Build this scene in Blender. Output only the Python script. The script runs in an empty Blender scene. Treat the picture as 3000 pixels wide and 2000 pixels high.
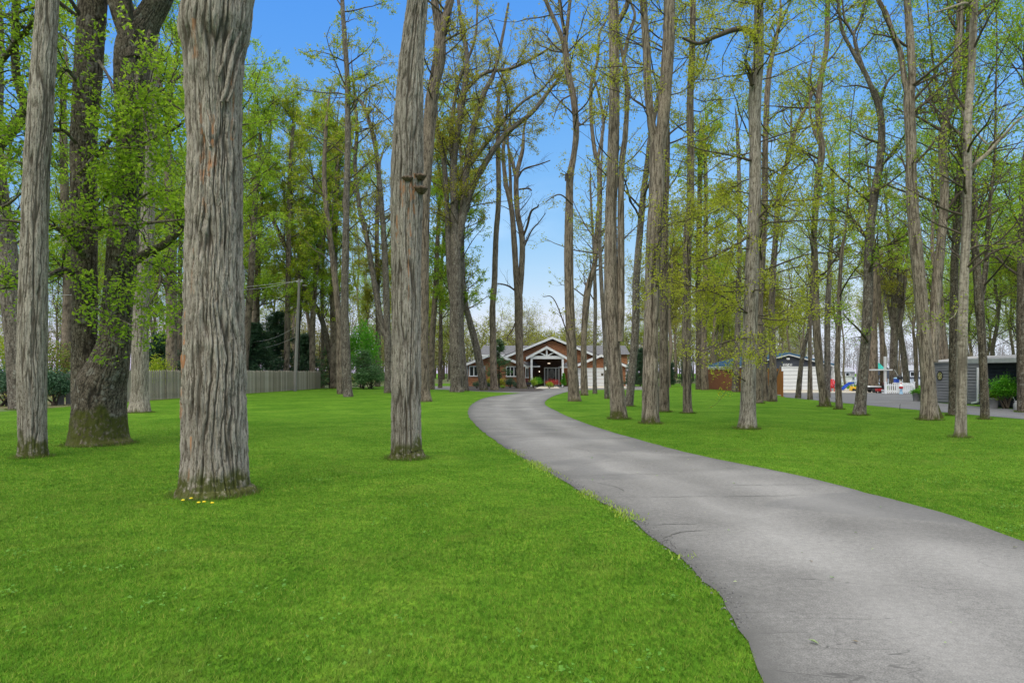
import bpy, bmesh, math, random
import numpy as np
rng = np.random.default_rng(11)
random.seed(5)
PI = math.pi
sc = bpy.context.scene
C = sc.collection
F, CX, HY, EYE = 2000.0, 1500.0, 1092.0, 1.5      # survey scale: a level view from eye height

def dep(y): return EYE * F / (y - HY)
def at(x, y, d): return np.array([(x - CX) / F * d, d, EYE + (HY - y) / F * d])
def gp(x, y): return at(x, y, dep(y))

# ------------------------------------------------------------------ object helpers
def tag(o, label=None, cat=None, group=None, kind=None):
    if label: o['label'] = label
    if cat: o['category'] = cat
    if group: o['group'] = group
    if kind: o['kind'] = kind
    return o

def thing(name, label, cat, loc=(0, 0, 0), group=None):
    o = bpy.data.objects.new(name, None); C.objects.link(o)
    o.empty_display_size = .2; o.location = [float(v) for v in loc]
    return tag(o, label, cat, group)

def link(name, me, parent=None):
    o = bpy.data.objects.new(name, me); C.objects.link(o)
    if parent is not None: o.parent = parent
    return o

class MB:                                           # numpy mesh collector (quads, tris)
    def __init__(s): s.V = []; s.F = {3: [], 4: []}; s.A = []; s.n = 0
    def add(s, V, Fc, mi=0, A=None):
        V = np.asarray(V, np.float32).reshape(-1, 3); Fc = np.asarray(Fc, np.int32)
        s.V.append(V); s.F[Fc.shape[1]].append((Fc + s.n, mi))
        s.A.append(np.zeros((len(V), 3), np.float32) if A is None else np.asarray(A, np.float32)); s.n += len(V)
    def build(s, name, mats, parent=None, smooth=True, off=(0, 0, 0), attr=False):
        V = np.concatenate(s.V) - np.asarray(off, np.float32)
        me = bpy.data.meshes.new(name)
        fl = [(f, m) for k in (3, 4) for f, m in s.F[k]]
        loops = np.concatenate([f.ravel() for f, m in fl])
        tot = np.concatenate([np.full(len(f), f.shape[1], np.int32) for f, m in fl])
        mi = np.concatenate([np.full(len(f), m, np.int32) for f, m in fl])
        me.vertices.add(len(V)); me.vertices.foreach_set('co', V.ravel())
        me.loops.add(len(loops)); me.loops.foreach_set('vertex_index', loops.astype(np.int32))
        me.polygons.add(len(tot))
        me.polygons.foreach_set('loop_start', (np.cumsum(tot) - tot).astype(np.int32))
        me.polygons.foreach_set('loop_total', tot)
        me.polygons.foreach_set('material_index', mi)
        me.polygons.foreach_set('use_smooth', np.full(len(tot), smooth))
        for m in (mats if isinstance(mats, (list, tuple)) else [mats]): me.materials.append(m)
        if attr:
            A = np.concatenate(s.A); a = me.attributes.new('wear_shade', 'FLOAT_COLOR', 'POINT')
            a.data.foreach_set('color', np.concatenate([A, np.ones((len(A), 1), np.float32)], 1).ravel())
        me.update(calc_edges=True)
        return link(name, me, parent)

class PB:                                           # small python mesh collector
    def __init__(s): s.V = []; s.F = []; s.M = []; s.smooth = []
    def face(s, pts, mi=0, sm=False):
        b = len(s.V); s.V += [tuple(map(float, p)) for p in pts]; s.F.append(tuple(range(b, b + len(pts)))); s.M.append(mi); s.smooth.append(sm)
    def mesh(s, V, Fs, mi=0, sm=False):
        b = len(s.V); s.V += [tuple(map(float, p)) for p in V]
        for f in Fs: s.F.append(tuple(i + b for i in f)); s.M.append(mi); s.smooth.append(sm)
    def box(s, x0, x1, y0, y1, z0, z1, mi=0):
        x0, x1 = sorted((x0, x1)); y0, y1 = sorted((y0, y1)); z0, z1 = sorted((z0, z1))
        V = [(x, y, z) for z in (z0, z1) for y in (y0, y1) for x in (x0, x1)]
        s.mesh(V, [(0, 2, 3, 1), (4, 5, 7, 6), (0, 1, 5, 4), (2, 6, 7, 3), (0, 4, 6, 2), (1, 3, 7, 5)], mi)
    def prism(s, poly, y0, y1, mi=0):               # polygon in XZ (counter-clockwise seen from -Y), pushed along Y
        n = len(poly)
        V = [(x, y0, z) for x, z in poly] + [(x, y1, z) for x, z in poly]
        s.mesh(V, [tuple(range(n)), tuple(range(2 * n - 1, n - 1, -1))] + [(i, i + n, (i + 1) % n + n, (i + 1) % n) for i in range(n)], mi)
    def bar(s, a, b, w, h=None, mi=0, n=4):         # square or round bar between two points
        a = np.array(a, float); b = np.array(b, float); h = h or w
        t = (b - a) / np.linalg.norm(b - a)
        r = np.array([0, 1., 0]) if abs(t[1]) < .9 else np.array([1., 0, 0])
        u = np.cross(t, r); u /= np.linalg.norm(u); v = np.cross(t, u)
        if n == 4: ring = [(-1, -1), (1, -1), (1, 1), (-1, 1)]
        else: ring = [(math.cos(2 * PI * k / n), math.sin(2 * PI * k / n)) for k in range(n)]
        V = [tuple(p + u * c * w / 2 + v * d * h / 2) for p in (a, b) for c, d in ring]
        k = len(ring)
        s.mesh(V, [tuple(range(k - 1, -1, -1)), tuple(range(k, 2 * k))], mi)
        s.mesh(V, [(i, (i + 1) % k, (i + 1) % k + k, i + k) for i in range(k)], mi, n != 4)
    def lathe(s, c, prof, n=16, mi=0, sx=1, sy=1):
        V = []; m = len(prof)
        for r, z in prof:
            for k in range(n): V.append((c[0] + sx * r * math.cos(2 * PI * k / n), c[1] + sy * r * math.sin(2 * PI * k / n), c[2] + z))
        Fs = [(i * n + k, i * n + (k + 1) % n, (i + 1) * n + (k + 1) % n, (i + 1) * n + k) for i in range(m - 1) for k in range(n)]
        s.mesh(V, Fs, mi, True)
        s.mesh(V[:n], [tuple(range(n - 1, -1, -1))], mi); s.mesh(V[-n:], [tuple(range(n))], mi)
    def siding(s, o, u, nrm, w0, w1, z0, z1, pitch, dpt=.055, mi=0):   # lapped boards; w0/w1 functions of z or numbers
        o = np.array(o, float); u = np.array(u, float); nrm = np.array(nrm, float); Z = np.array([0, 0, 1.])
        z = z0
        while z < z1 - 1e-4:
            zt = min(z + pitch, z1); zm = (z + zt) / 2
            a = w0(zm) if callable(w0) else w0; b = w1(zm) if callable(w1) else w1
            if b - a > .02:
                zk = z + (zt - z) * .76; q = lambda w_, d_, z_: o + u * w_ + nrm * d_ + Z * z_      # board face, then the cove under the next board
                s.face([q(a, dpt, z), q(b, dpt, z), q(b, dpt * .85, zk), q(a, dpt * .85, zk)], mi); s.face([q(a, .002, z), q(b, .002, z), q(b, dpt, z), q(a, dpt, z)], mi)
                s.face([q(a, dpt * .85, zk), q(b, dpt * .85, zk), q(b, .003, zk + .012), q(a, .003, zk + .012)], mi); s.face([q(a, .003, zk + .012), q(b, .003, zk + .012), q(b, .003, zt), q(a, .003, zt)], mi)
            z = zt
    def build(s, name, mats, parent=None, off=None):
        if off is None: off = parent.location if parent is not None else (0, 0, 0)
        me = bpy.data.meshes.new(name)
        me.from_pydata([(v[0] - off[0], v[1] - off[1], v[2] - off[2]) for v in s.V], [], s.F)
        for m in (mats if isinstance(mats, (list, tuple)) else [mats]): me.materials.append(m)
        me.polygons.foreach_set('material_index', s.M); me.polygons.foreach_set('use_smooth', s.smooth)
        me.update()
        return link(name, me, parent)

def own(o, base):                                   # give a one-mesh thing its base as origin
    b = [float(v) for v in base]
    co = np.empty(len(o.data.vertices) * 3); o.data.vertices.foreach_get('co', co)
    o.data.vertices.foreach_set('co', (co.reshape(-1, 3) - b).ravel()); o.data.update(); o.location = b
    return o

# ------------------------------------------------------------------ materials
def nmat(name):
    m = bpy.data.materials.new(name); m.use_nodes = True; nt = m.node_tree
    return m, nt, nt.nodes['Principled BSDF'], (lambda t, **k: _node(nt, t, k)), nt.links.new
def _node(nt, t, k):
    n = nt.nodes.new('ShaderNode' + t)
    for a, v in k.items(): setattr(n, a, v)
    return n
def ramp(n, cols):
    e = n.color_ramp.elements
    while len(e) < len(cols): e.new(.5)
    for i, (p, c) in enumerate(cols): e[i].position = p; e[i].color = (*c, 1)

def flat(name, col, rough=.6, var=.12, scale=6, metal=0, spec=.4):   # painted or plain surface with slight wear
    m, nt, b, N, L = nmat(name)
    tc = N('TexCoord'); no = N('TexNoise'); no.inputs['Scale'].default_value = scale; no.inputs['Detail'].default_value = 6
    L(tc.outputs['Object'], no.inputs['Vector'])
    r = N('ValToRGB'); c0 = [max(0, c * (1 - var)) for c in col]; c1 = [min(1, c * (1 + var)) for c in col]
    ramp(r, [(.3, c0), (.7, c1)]); L(no.outputs['Fac'], r.inputs['Fac']); L(r.outputs['Color'], b.inputs['Base Color'])
    b.inputs['Roughness'].default_value = rough; b.inputs['Metallic'].default_value = metal; b.inputs['Specular IOR Level'].default_value = spec
    return m

def noisy(name, cols, scale, stretch=(1, 1, 1), rough=.85, bump=0., bdist=.02, detail=6, dist=0., second=None):
    m, nt, b, N, L = nmat(name)
    tc = N('TexCoord'); mp = N('Mapping'); mp.inputs['Scale'].default_value = stretch
    L(tc.outputs['Object'], mp.inputs['Vector'])
    no = N('TexNoise'); no.inputs['Scale'].default_value = scale; no.inputs['Detail'].default_value = detail
    no.inputs['Distortion'].default_value = dist; no.inputs['Roughness'].default_value = .6
    L(mp.outputs['Vector'], no.inputs['Vector'])
    r = N('ValToRGB'); ramp(r, cols); L(no.outputs['Fac'], r.inputs['Fac'])
    col = r.outputs['Color']
    if second:
        s2, c2, lo, hi = second
        n2 = N('TexNoise'); n2.inputs['Scale'].default_value = s2; n2.inputs['Detail'].default_value = 4
        L(tc.outputs['Object'], n2.inputs['Vector'])
        mr = N('MapRange'); mr.inputs['From Min'].default_value = lo; mr.inputs['From Max'].default_value = hi
        L(n2.outputs['Fac'], mr.inputs['Value'])
        mx = N('Mix', data_type='RGBA'); L(mr.outputs['Result'], mx.inputs['Factor']); L(col, mx.inputs[6]); mx.inputs[7].default_value = (*c2, 1)
        col = mx.outputs[2]
    L(col, b.inputs['Base Color']); b.inputs['Roughness'].default_value = rough; b.inputs['Specular IOR Level'].default_value = .25
    if bump:
        bp = N('Bump'); bp.inputs['Strength'].default_value = bump; bp.inputs['Distance'].default_value = bdist
        L(no.outputs['Fac'], bp.inputs['Height']); L(bp.outputs['Normal'], b.inputs['Normal'])
    return m

def leafmat(name, cols, trans=.35):                 # every leaf its own tint
    m, nt, b, N, L = nmat(name)
    g = N('NewGeometry'); r = N('ValToRGB'); n = len(cols)
    ramp(r, [(i / max(1, n - 1), c) for i, c in enumerate(cols)])
    L(g.outputs['Random Per Island'], r.inputs['Fac'])
    tr = N('BsdfTranslucent'); mx = N('MixShader'); mx.inputs[0].default_value = trans
    L(r.outputs['Color'], b.inputs['Base Color']); L(r.outputs['Color'], tr.inputs['Color'])
    b.inputs['Roughness'].default_value = .5; b.inputs['Specular IOR Level'].default_value = .3
    L(b.outputs[0], mx.inputs[1]); L(tr.outputs[0], mx.inputs[2])
    L(mx.outputs[0], nt.nodes['Material Output'].inputs[0])
    return m

def barkmat(name, ridge, mid, furrow, scale=16, stretch=.16, moss=(.06, .068, .012), bump=.6, lich=None):
    m, nt, b, N, L = nmat(name)
    tc = N('TexCoord'); mp = N('Mapping'); mp.inputs['Scale'].default_value = (1, 1, stretch)
    L(tc.outputs['Object'], mp.inputs['Vector'])
    no = N('TexNoise'); no.inputs['Scale'].default_value = scale; no.inputs['Detail'].default_value = 8
    no.inputs['Roughness'].default_value = .72; no.inputs['Distortion'].default_value = .35
    L(mp.outputs['Vector'], no.inputs['Vector'])
    r = N('ValToRGB'); ramp(r, [(.38, furrow), (.47, mid), (.60, ridge)]); m0 = N('Mapping'); m0.inputs['Scale'].default_value = (1, 1, .35); L(tc.outputs['Object'], m0.inputs['Vector'])
    nf = N('TexNoise'); nf.inputs['Scale'].default_value = scale * 2.2; nf.inputs['Detail'].default_value = 5; nf.inputs['Roughness'].default_value = .7; L(m0.outputs[0], nf.inputs['Vector'])
    ma = N('Math', operation='MULTIPLY_ADD'); ma.inputs[1].default_value = .55; L(nf.outputs['Fac'], ma.inputs[0]); ms = N('Math', operation='SUBTRACT'); ms.inputs[1].default_value = .275; L(no.outputs['Fac'], ms.inputs[0]); L(ms.outputs[0], ma.inputs[2])
    L(ma.outputs[0], r.inputs['Fac'])
    n2 = N('TexNoise'); n2.inputs['Scale'].default_value = 1.3; n2.inputs['Detail'].default_value = 3; L(tc.outputs['Object'], n2.inputs['Vector'])
    mr = N('MapRange'); mr.inputs['From Min'].default_value = .35; mr.inputs['From Max'].default_value = .7; mr.inputs['To Min'].default_value = .8; mr.inputs['To Max'].default_value = 1.15
    L(n2.outputs['Fac'], mr.inputs['Value'])
    sc_ = N('Vector' + 'Math', operation='SCALE'); L(r.outputs['Color'], sc_.inputs[0]); L(mr.outputs['Result'], sc_.inputs['Scale'])
    col = sc_.outputs[0]
    if lich:
        n3 = N('TexNoise'); n3.inputs['Scale'].default_value = 9; n3.inputs['Detail'].default_value = 8; L(tc.outputs['Object'], n3.inputs['Vector'])
        m3 = N('MapRange'); m3.inputs['From Min'].default_value = .56; m3.inputs['From Max'].default_value = .66; m3.inputs['To Max'].default_value = .7; L(n3.outputs['Fac'], m3.inputs['Value'])
        x3 = N('Mix', data_type='RGBA'); L(m3.outputs['Result'], x3.inputs['Factor']); L(col, x3.inputs[6]); x3.inputs[7].default_value = (*lich, 1); col = x3.outputs[2]
    at_ = N('Attribute', attribute_name='wear_shade'); sp = N('SeparateColor'); L(at_.outputs['Color'], sp.inputs[0])
    x1 = N('Mix', data_type='RGBA'); L(sp.outputs[0], x1.inputs['Factor']); L(col, x1.inputs[6]); x1.inputs[7].default_value = (*[c * .62 for c in furrow], 1)  # furrows: brown inner bark, plus crevice shade painted into the colour
    x2 = N('Mix', data_type='RGBA'); L(sp.outputs[1], x2.inputs['Factor']); L(x1.outputs[2], x2.inputs[6]); x2.inputs[7].default_value = (.36, .165, .07, 1)
    n4 = N('TexNoise'); n4.inputs['Scale'].default_value = 14; n4.inputs['Detail'].default_value = 6; L(tc.outputs['Object'], n4.inputs['Vector'])
    m4 = N('MapRange'); m4.inputs['From Min'].default_value = .28; m4.inputs['From Max'].default_value = .5; m4.inputs['To Max'].default_value = .95; L(n4.outputs['Fac'], m4.inputs['Value'])
    mm = N('Math', operation='MULTIPLY'); L(m4.outputs['Result'], mm.inputs[0]); L(sp.outputs[2], mm.inputs[1])
    x4 = N('Mix', data_type='RGBA'); L(mm.outputs[0], x4.inputs['Factor']); L(x2.outputs[2], x4.inputs[6]); x4.inputs[7].default_value = (*moss, 1)
    L(x4.outputs[2], b.inputs['Base Color']); b.inputs['Roughness'].default_value = .9; b.inputs['Specular IOR Level'].default_value = .15
    bp = N('Bump'); bp.inputs['Strength'].default_value = bump; bp.inputs['Distance'].default_value = .03
    L(no.outputs['Fac'], bp.inputs['Height']); L(bp.outputs['Normal'], b.inputs['Normal'])
    return m

M = {}
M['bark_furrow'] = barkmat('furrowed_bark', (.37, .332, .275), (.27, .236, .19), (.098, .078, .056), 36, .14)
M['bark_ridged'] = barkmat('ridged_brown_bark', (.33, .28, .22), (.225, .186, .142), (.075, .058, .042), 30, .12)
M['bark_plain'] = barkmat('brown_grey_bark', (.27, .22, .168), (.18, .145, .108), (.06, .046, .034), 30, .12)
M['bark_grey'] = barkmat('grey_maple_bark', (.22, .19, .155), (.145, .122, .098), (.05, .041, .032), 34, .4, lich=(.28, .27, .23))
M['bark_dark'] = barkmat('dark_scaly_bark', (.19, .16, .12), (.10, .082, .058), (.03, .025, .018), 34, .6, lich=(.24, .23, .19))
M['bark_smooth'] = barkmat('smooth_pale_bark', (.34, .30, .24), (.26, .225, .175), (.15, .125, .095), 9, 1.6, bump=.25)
M['twig'] = noisy('twig_bark', [(.35, (.05, .039, .027)), (.65, (.105, .083, .058))], 20, (1, 1, .3))
M['twig_dark'] = noisy('dark_twig_bark', [(.35, (.035, .03, .022)), (.65, (.09, .078, .058))], 20, (1, 1, .3))
M['lf_fresh'] = leafmat('fresh_green_leaves', [(.17, .31, .016), (.27, .43, .026), (.36, .50, .035), (.21, .35, .02)], .64)
M['lf_yellow'] = leafmat('yellow_green_leaves', [(.28, .33, .02), (.38, .42, .03), (.46, .47, .045), (.31, .35, .025)], .6)
M['lf_olive'] = leafmat('olive_spring_leaves', [(.23, .25, .02), (.34, .34, .03), (.41, .39, .05), (.27, .29, .02)], .6)
M['lf_mix'] = leafmat('mixed_spring_leaves', [(.18, .30, .016), (.31, .42, .025), (.42, .46, .035), (.22, .35, .018), (.38, .33, .05)], .64)
M['lf_bright'] = leafmat('bright_green_leaves', [(.07, .28, .012), (.12, .38, .02), (.17, .44, .03)], .45)
M['lf_hemlock'] = leafmat('hemlock_needles', [(.022, .062, .03), (.04, .095, .045), (.06, .125, .055), (.03, .075, .035)], .15)
M['lf_laurel'] = leafmat('glossy_laurel_leaves', [(.03, .085, .04), (.05, .12, .055), (.085, .165, .085)], .12)
M['lf_pine'] = leafmat('pine_needles', [(.06, .15, .05), (.10, .21, .07), (.13, .25, .09)], .25)
M['lf_red'] = leafmat('red_maple_leaves', [(.30, .03, .03), (.42, .06, .05), (.5, .09, .07)], .3)
M['lf_purple'] = leafmat('purple_leaves', [(.12, .02, .025), (.20, .045, .05), (.08, .05, .03)], .3)
M['lf_lime'] = leafmat('lime_leaves', [(.20, .34, .02), (.30, .45, .03), (.26, .40, .03)], .3)
M['lf_floor'] = leafmat('undergrowth_leaves', [(.13, .23, .022), (.21, .31, .035), (.29, .30, .06), (.22, .14, .06), (.15, .25, .025)], .45)
M['lf_grey'] = leafmat('bare_grey_twigs', [(.20, .185, .18), (.26, .24, .235), (.31, .29, .28)], .1)
M['lf_far'] = leafmat('far_spring_crowns', [(.20, .20, .05), (.28, .26, .07), (.23, .26, .06), (.16, .18, .05), (.30, .26, .10)], .35)

# ------------------------------------------------------------------ noise, curves, tubes
_tab = np.random.default_rng(3).random((64, 512)).astype(np.float32)
def vn(u, v, per, seed=0):                          # value noise, periodic in u
    u = np.asarray(u); v = np.asarray(v) + seed * 37.7 + 2000.
    iu = np.floor(u).astype(int); iv = np.floor(v).astype(int)
    fu = u - iu; fv = v - iv
    fu = fu * fu * (3 - 2 * fu); fv = fv * fv * (3 - 2 * fv)
    g = lambda a, b: _tab[((a % per) * 7 + seed * 3 + (a % per) // 9) % 64, (b + (a % per) * 31) % 512]
    return (g(iu, iv) * (1 - fu) + g(iu + 1, iv) * fu) * (1 - fv) + (g(iu, iv + 1) * (1 - fu) + g(iu + 1, iv + 1) * fu) * fv

def crom(p, step):                                  # Catmull-Rom through rows (x, y, z, r)
    p = np.asarray(p, float); q = np.vstack([2 * p[0] - p[1], p, 2 * p[-1] - p[-2]])
    q[:, 3] = np.maximum(q[:, 3], .004)
    out = []
    for i in range(1, len(q) - 2):
        L = np.linalg.norm(q[i + 1, :3] - q[i, :3]); k = max(1, int(round(L / step)))
        t = (np.arange(k) / k)[:, None]
        a, b, c, d = q[i - 1], q[i], q[i + 1], q[i + 2]
        out.append(.5 * (2 * b + (c - a) * t + (2 * a - 5 * b + 4 * c - d) * t ** 2 + (3 * b - a - 3 * c + d) * t ** 3))
    out.append(p[-1:]); o = np.vstack(out); o[:, 3] = np.maximum(o[:, 3], .004)
    return o

def unit(a): return a / np.maximum(np.linalg.norm(a, axis=-1, keepdims=True), 1e-9)

def stem(B, pts, sides, dz, amp=.0, ridge=.05, flare=0., seed=0, moss=0., stains=(), fz=1.6, lump=.05, twist=0., mi=0):
    q = crom(pts, dz); c = q[:, :3]; R = q[:, 3]; m = len(q)
    t = unit(np.gradient(c, axis=0))
    mt = np.abs(t.mean(0)); ref = np.eye(3)[[0, 1, 2][int(np.argmin(mt * [1, 1.01, 1.02]))]] if mt[2] < .7 else np.array([1., 0, 0])
    u = unit(ref - (t @ ref)[:, None] * t); v = np.cross(t, u)
    s = np.concatenate([[0], np.cumsum(np.linalg.norm(np.diff(c, axis=0), axis=1))])
    th = np.arange(sides) * 2 * PI / sides
    TH, S = np.meshgrid(th, s); RR = np.repeat(R[:, None], sides, 1)
    a = TH / (2 * PI)
    per = max(5, int(round(2 * PI * R.max() / ridge)))
    A = np.zeros((m, sides, 3), np.float32)
    r = RR * (1 + lump * 2 * (vn(a * 4, S * .8, 4, seed) - .5))
    if flare:
        k = 3 + seed % 3
        r = r * (1 + flare * np.exp(-np.maximum(S - .1, 0) / .2) * (.65 + .35 * np.cos(k * TH + seed) + .5 * (vn(a * 7, S * 1.5, 7, seed + 1) - .5)))
    if amp:
        w = vn(a * 7, S * 1.2, 7, seed + 2) * 1.6 + vn(a * 16, S * 4.5, 16, seed + 6) * .75 + vn(a * 30, S * 14, 30, seed + 1) * .22
        n1 = vn(a * per + w + twist * S, S * fz, per, seed + 3)
        n2 = vn(a * per * 2 + w * 2, S * fz * 2.3, per * 2, seed + 4)
        n3 = vn(a * per * 3, S * fz * 9, per * 3, seed + 5)
        f = np.exp(-((2 * n1 - 1) / .15) ** 2); f2 = np.exp(-((2 * n2 - 1) / .16) ** 2)
        r = r - amp * np.minimum(1.15, f + .3 * f2) + amp * .55 * (n3 - .5) + amp * .9 * (np.round(vn(a * per, S * 5.5 + 3 * n1, per, seed + 9) * 3) / 3 - .5)
        A[:, :, 0] = np.clip(.85 * f + .3 * f2, 0, .88)  # furrow mask: marks where bark colour is darkened as crevice shade
    if moss:
        A[:, :, 2] = np.clip((moss * (.1 + .7 * vn(a * 5, S * 1.1, 5, seed + 7) + .6 * vn(a * 13, S * 4, 13, seed + 8)) + .1 - S) / .15, 0, 1)
    for (o, z0, z1, wd) in stains:
        dth = np.abs((TH - (-PI / 2 + math.asin(max(-1, min(1, o)))) + PI) % (2 * PI) - PI) * RR
        wob = .04 * (vn(a * 3, S * 5, 3, seed + 8) - .5)
        A[:, :, 1] = np.maximum(A[:, :, 1], np.clip(1.1 - (np.abs(dth + wob) / wd) ** 2, 0, .8) * np.clip(vn(a * per * 2, S * 9, per * 2, 11) * 1.6 - .25, 0, 1) * (S > z0) * (S < z1) * (vn(a * per, S * 14, per, 9) > .35))
    P = c[:, None] + r[..., None] * (np.cos(TH)[..., None] * u[:, None] + np.sin(TH)[..., None] * v[:, None])
    i = np.arange(m - 1)[:, None] * sides; j = np.arange(sides)[None]; j2 = (j + 1) % sides
    Fc = np.stack([i + j, i + j2, i + sides + j2, i + sides + j], -1).reshape(-1, 4)
    B.add(P, Fc, mi, A.reshape(-1, 3))
    return q

def tubes(B, P, R, sides, mi=0):                    # many limbs at once: P (n,K,3), R (n,K)
    if not len(P): return
    n, K, _ = P.shape
    t = unit(np.gradient(P, axis=1)); d = unit(P[:, -1] - P[:, 0])
    ref = np.where(np.abs(d[:, 2:3]) > .75, np.array([[1., 0, 0]]), np.array([[0, 0, 1.]]))[:, None]
    u = unit(ref - (t * ref).sum(-1, keepdims=True) * t); v = np.cross(t, u)
    th = np.arange(sides) * 2 * PI / sides
    V = P[:, :, None] + R[:, :, None, None] * (np.cos(th)[:, None] * u[:, :, None] + np.sin(th)[:, None] * v[:, :, None])
    i = (np.arange(n)[:, None] * K + np.arange(K - 1)[None]).reshape(-1, 1) * sides
    j = np.arange(sides)[None]; j2 = (j + 1) % sides
    B.add(V, np.stack([i + j, i + j2, i + sides + j2, i + sides + j], -1).reshape(-1, 4), mi)

def grow(P, R, m, t0, t1, l0, l1, ang, up, wig, K, rf, rmax, tl=.4, tip=.3, rmin=.004):
    n, Kp, _ = P.shape; N = n * m
    if N == 0: return np.zeros((0, K, 3)), np.zeros((0, K))
    ix = np.repeat(np.arange(n), m); t = rng.uniform(t0, t1, N)
    f = np.clip(t * (Kp - 1), 0, Kp - 1.001); i = f.astype(int); w = (f - i)[:, None]
    b = P[ix, i] * (1 - w) + P[ix, i + 1] * w; tg = unit(P[ix, i + 1] - P[ix, i])
    r = R[ix, i] * (1 - w[:, 0]) + R[ix, i + 1] * w[:, 0]
    a = rng.normal(size=(N, 3)); a = unit(a - (a * tg).sum(-1, keepdims=True) * tg)
    an = np.radians(rng.uniform(ang[0], ang[1], N))[:, None]
    d = tg * np.cos(an) + a * np.sin(an)
    L = rng.uniform(l0, l1, N) * (1 - tl * t); sg = (L / (K - 1))[:, None]
    pts = [b]
    for k in range(K - 1):
        d = unit(d + wig * rng.normal(size=(N, 3)) + np.array([0, 0, up])); pts.append(pts[-1] + d * sg)
    r0 = np.maximum(np.minimum(rf * r, rmax), rmin)
    return np.stack(pts, 1), r0[:, None] * np.linspace(1, tip, K)[None]

def leaves(B, P, per, size, spread, mi, t0=.25, flat_=.5, ratio=.55, clumpy=0.):
    n, K, _ = P.shape; N = n * per
    if N == 0: return
    ix = np.repeat(np.arange(n), per); t = rng.uniform(t0, 1, N)
    f = np.clip(t * (K - 1), 0, K - 1.001); i = f.astype(int); w = (f - i)[:, None]
    c = P[ix, i] * (1 - w) + P[ix, i + 1] * w + rng.normal(size=(N, 3)) * spread
    if clumpy: 
        keep = np.repeat(rng.random(n) > clumpy, per); c = c[keep]; N = len(c)
        if N == 0: return
    nr = rng.normal(size=(N, 3)); nr[:, 2] += flat_ * np.sign(rng.random(N) - .2) * 2; nr = unit(nr)
    a = rng.normal(size=(N, 3)); a = unit(a - (a * nr).sum(-1, keepdims=True) * nr); b = np.cross(nr, a)
    L = (size * rng.uniform(.6, 1.35, N))[:, None]; W = L * ratio
    fold = nr * W * .18
    V = np.stack([c - a * L * .5, c + b * W * .5 + fold, c + a * L * .5 - nr * L * .08, c - b * W * .5 + fold], 1)
    B.add(V, np.arange(N * 4).reshape(-1, 4), mi)
# ------------------------------------------------------------------ daylight, camera
w = bpy.data.worlds.new('World'); sc.world = w; w.use_nodes = True
nt = w.node_tree; bg = nt.nodes['Background']; L = nt.links.new
N = lambda t, **k: _node(nt, t, k)
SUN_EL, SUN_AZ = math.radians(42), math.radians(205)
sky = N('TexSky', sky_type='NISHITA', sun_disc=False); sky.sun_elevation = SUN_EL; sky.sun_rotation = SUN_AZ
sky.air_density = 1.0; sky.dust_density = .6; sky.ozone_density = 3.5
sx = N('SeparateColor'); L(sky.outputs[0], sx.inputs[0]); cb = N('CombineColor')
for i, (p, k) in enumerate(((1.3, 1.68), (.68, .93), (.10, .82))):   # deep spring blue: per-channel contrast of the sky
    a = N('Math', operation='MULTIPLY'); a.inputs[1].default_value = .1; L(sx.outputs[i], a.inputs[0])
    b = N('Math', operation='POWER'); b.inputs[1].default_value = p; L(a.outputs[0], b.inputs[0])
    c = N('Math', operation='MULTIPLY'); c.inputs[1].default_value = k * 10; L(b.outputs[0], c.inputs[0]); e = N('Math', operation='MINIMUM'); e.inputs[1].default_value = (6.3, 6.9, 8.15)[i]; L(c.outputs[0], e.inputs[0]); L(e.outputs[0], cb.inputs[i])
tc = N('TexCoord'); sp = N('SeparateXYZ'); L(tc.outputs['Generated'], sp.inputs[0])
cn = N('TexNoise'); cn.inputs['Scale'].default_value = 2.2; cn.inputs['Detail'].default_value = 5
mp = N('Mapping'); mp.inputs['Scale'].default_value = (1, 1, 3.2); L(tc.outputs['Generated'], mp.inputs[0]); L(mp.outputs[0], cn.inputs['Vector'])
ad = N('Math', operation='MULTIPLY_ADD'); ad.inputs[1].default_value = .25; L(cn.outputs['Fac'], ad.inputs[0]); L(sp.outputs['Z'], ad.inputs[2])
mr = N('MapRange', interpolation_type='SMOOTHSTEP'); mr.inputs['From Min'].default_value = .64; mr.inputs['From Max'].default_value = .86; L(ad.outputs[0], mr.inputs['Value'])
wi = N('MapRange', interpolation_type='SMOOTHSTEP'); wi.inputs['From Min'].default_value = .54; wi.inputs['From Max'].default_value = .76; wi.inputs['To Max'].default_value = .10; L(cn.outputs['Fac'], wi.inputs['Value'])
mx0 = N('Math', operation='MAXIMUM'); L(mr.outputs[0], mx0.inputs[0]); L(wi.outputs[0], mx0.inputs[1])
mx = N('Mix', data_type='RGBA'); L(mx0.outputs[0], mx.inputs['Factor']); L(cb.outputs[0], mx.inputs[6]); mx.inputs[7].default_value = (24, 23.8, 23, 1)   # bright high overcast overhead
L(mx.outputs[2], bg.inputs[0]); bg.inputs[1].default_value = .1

ld = bpy.data.lights.new('sun', 'SUN'); ld.energy = 1.5; ld.angle = math.radians(35); ld.color = (1, .93, .82)
lo = bpy.data.objects.new('sun', ld); C.objects.link(lo)
lo.rotation_euler = (math.radians(48), 0, math.radians(-25))
cam = bpy.data.objects.new('camera', bpy.data.cameras.new('camera')); C.objects.link(cam); sc.camera = cam
cam.location = (0, 0, EYE); cam.rotation_euler = (PI / 2, 0, 0)
cam.data.lens = 24; cam.data.sensor_width = 36; cam.data.shift_y = (HY - 1000) / 3000; cam.data.clip_end = 3000; cam.data.clip_start = .05
vs = sc.view_settings; vs.view_transform = 'Standard'; vs.look = 'None'; vs.gamma = 1; vs.exposure = .3
sc.cycles.max_bounces = 9; sc.cycles.diffuse_bounces = 4; sc.cycles.transmission_bounces = 7; sc.cycles.transparent_max_bounces = 4

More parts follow.
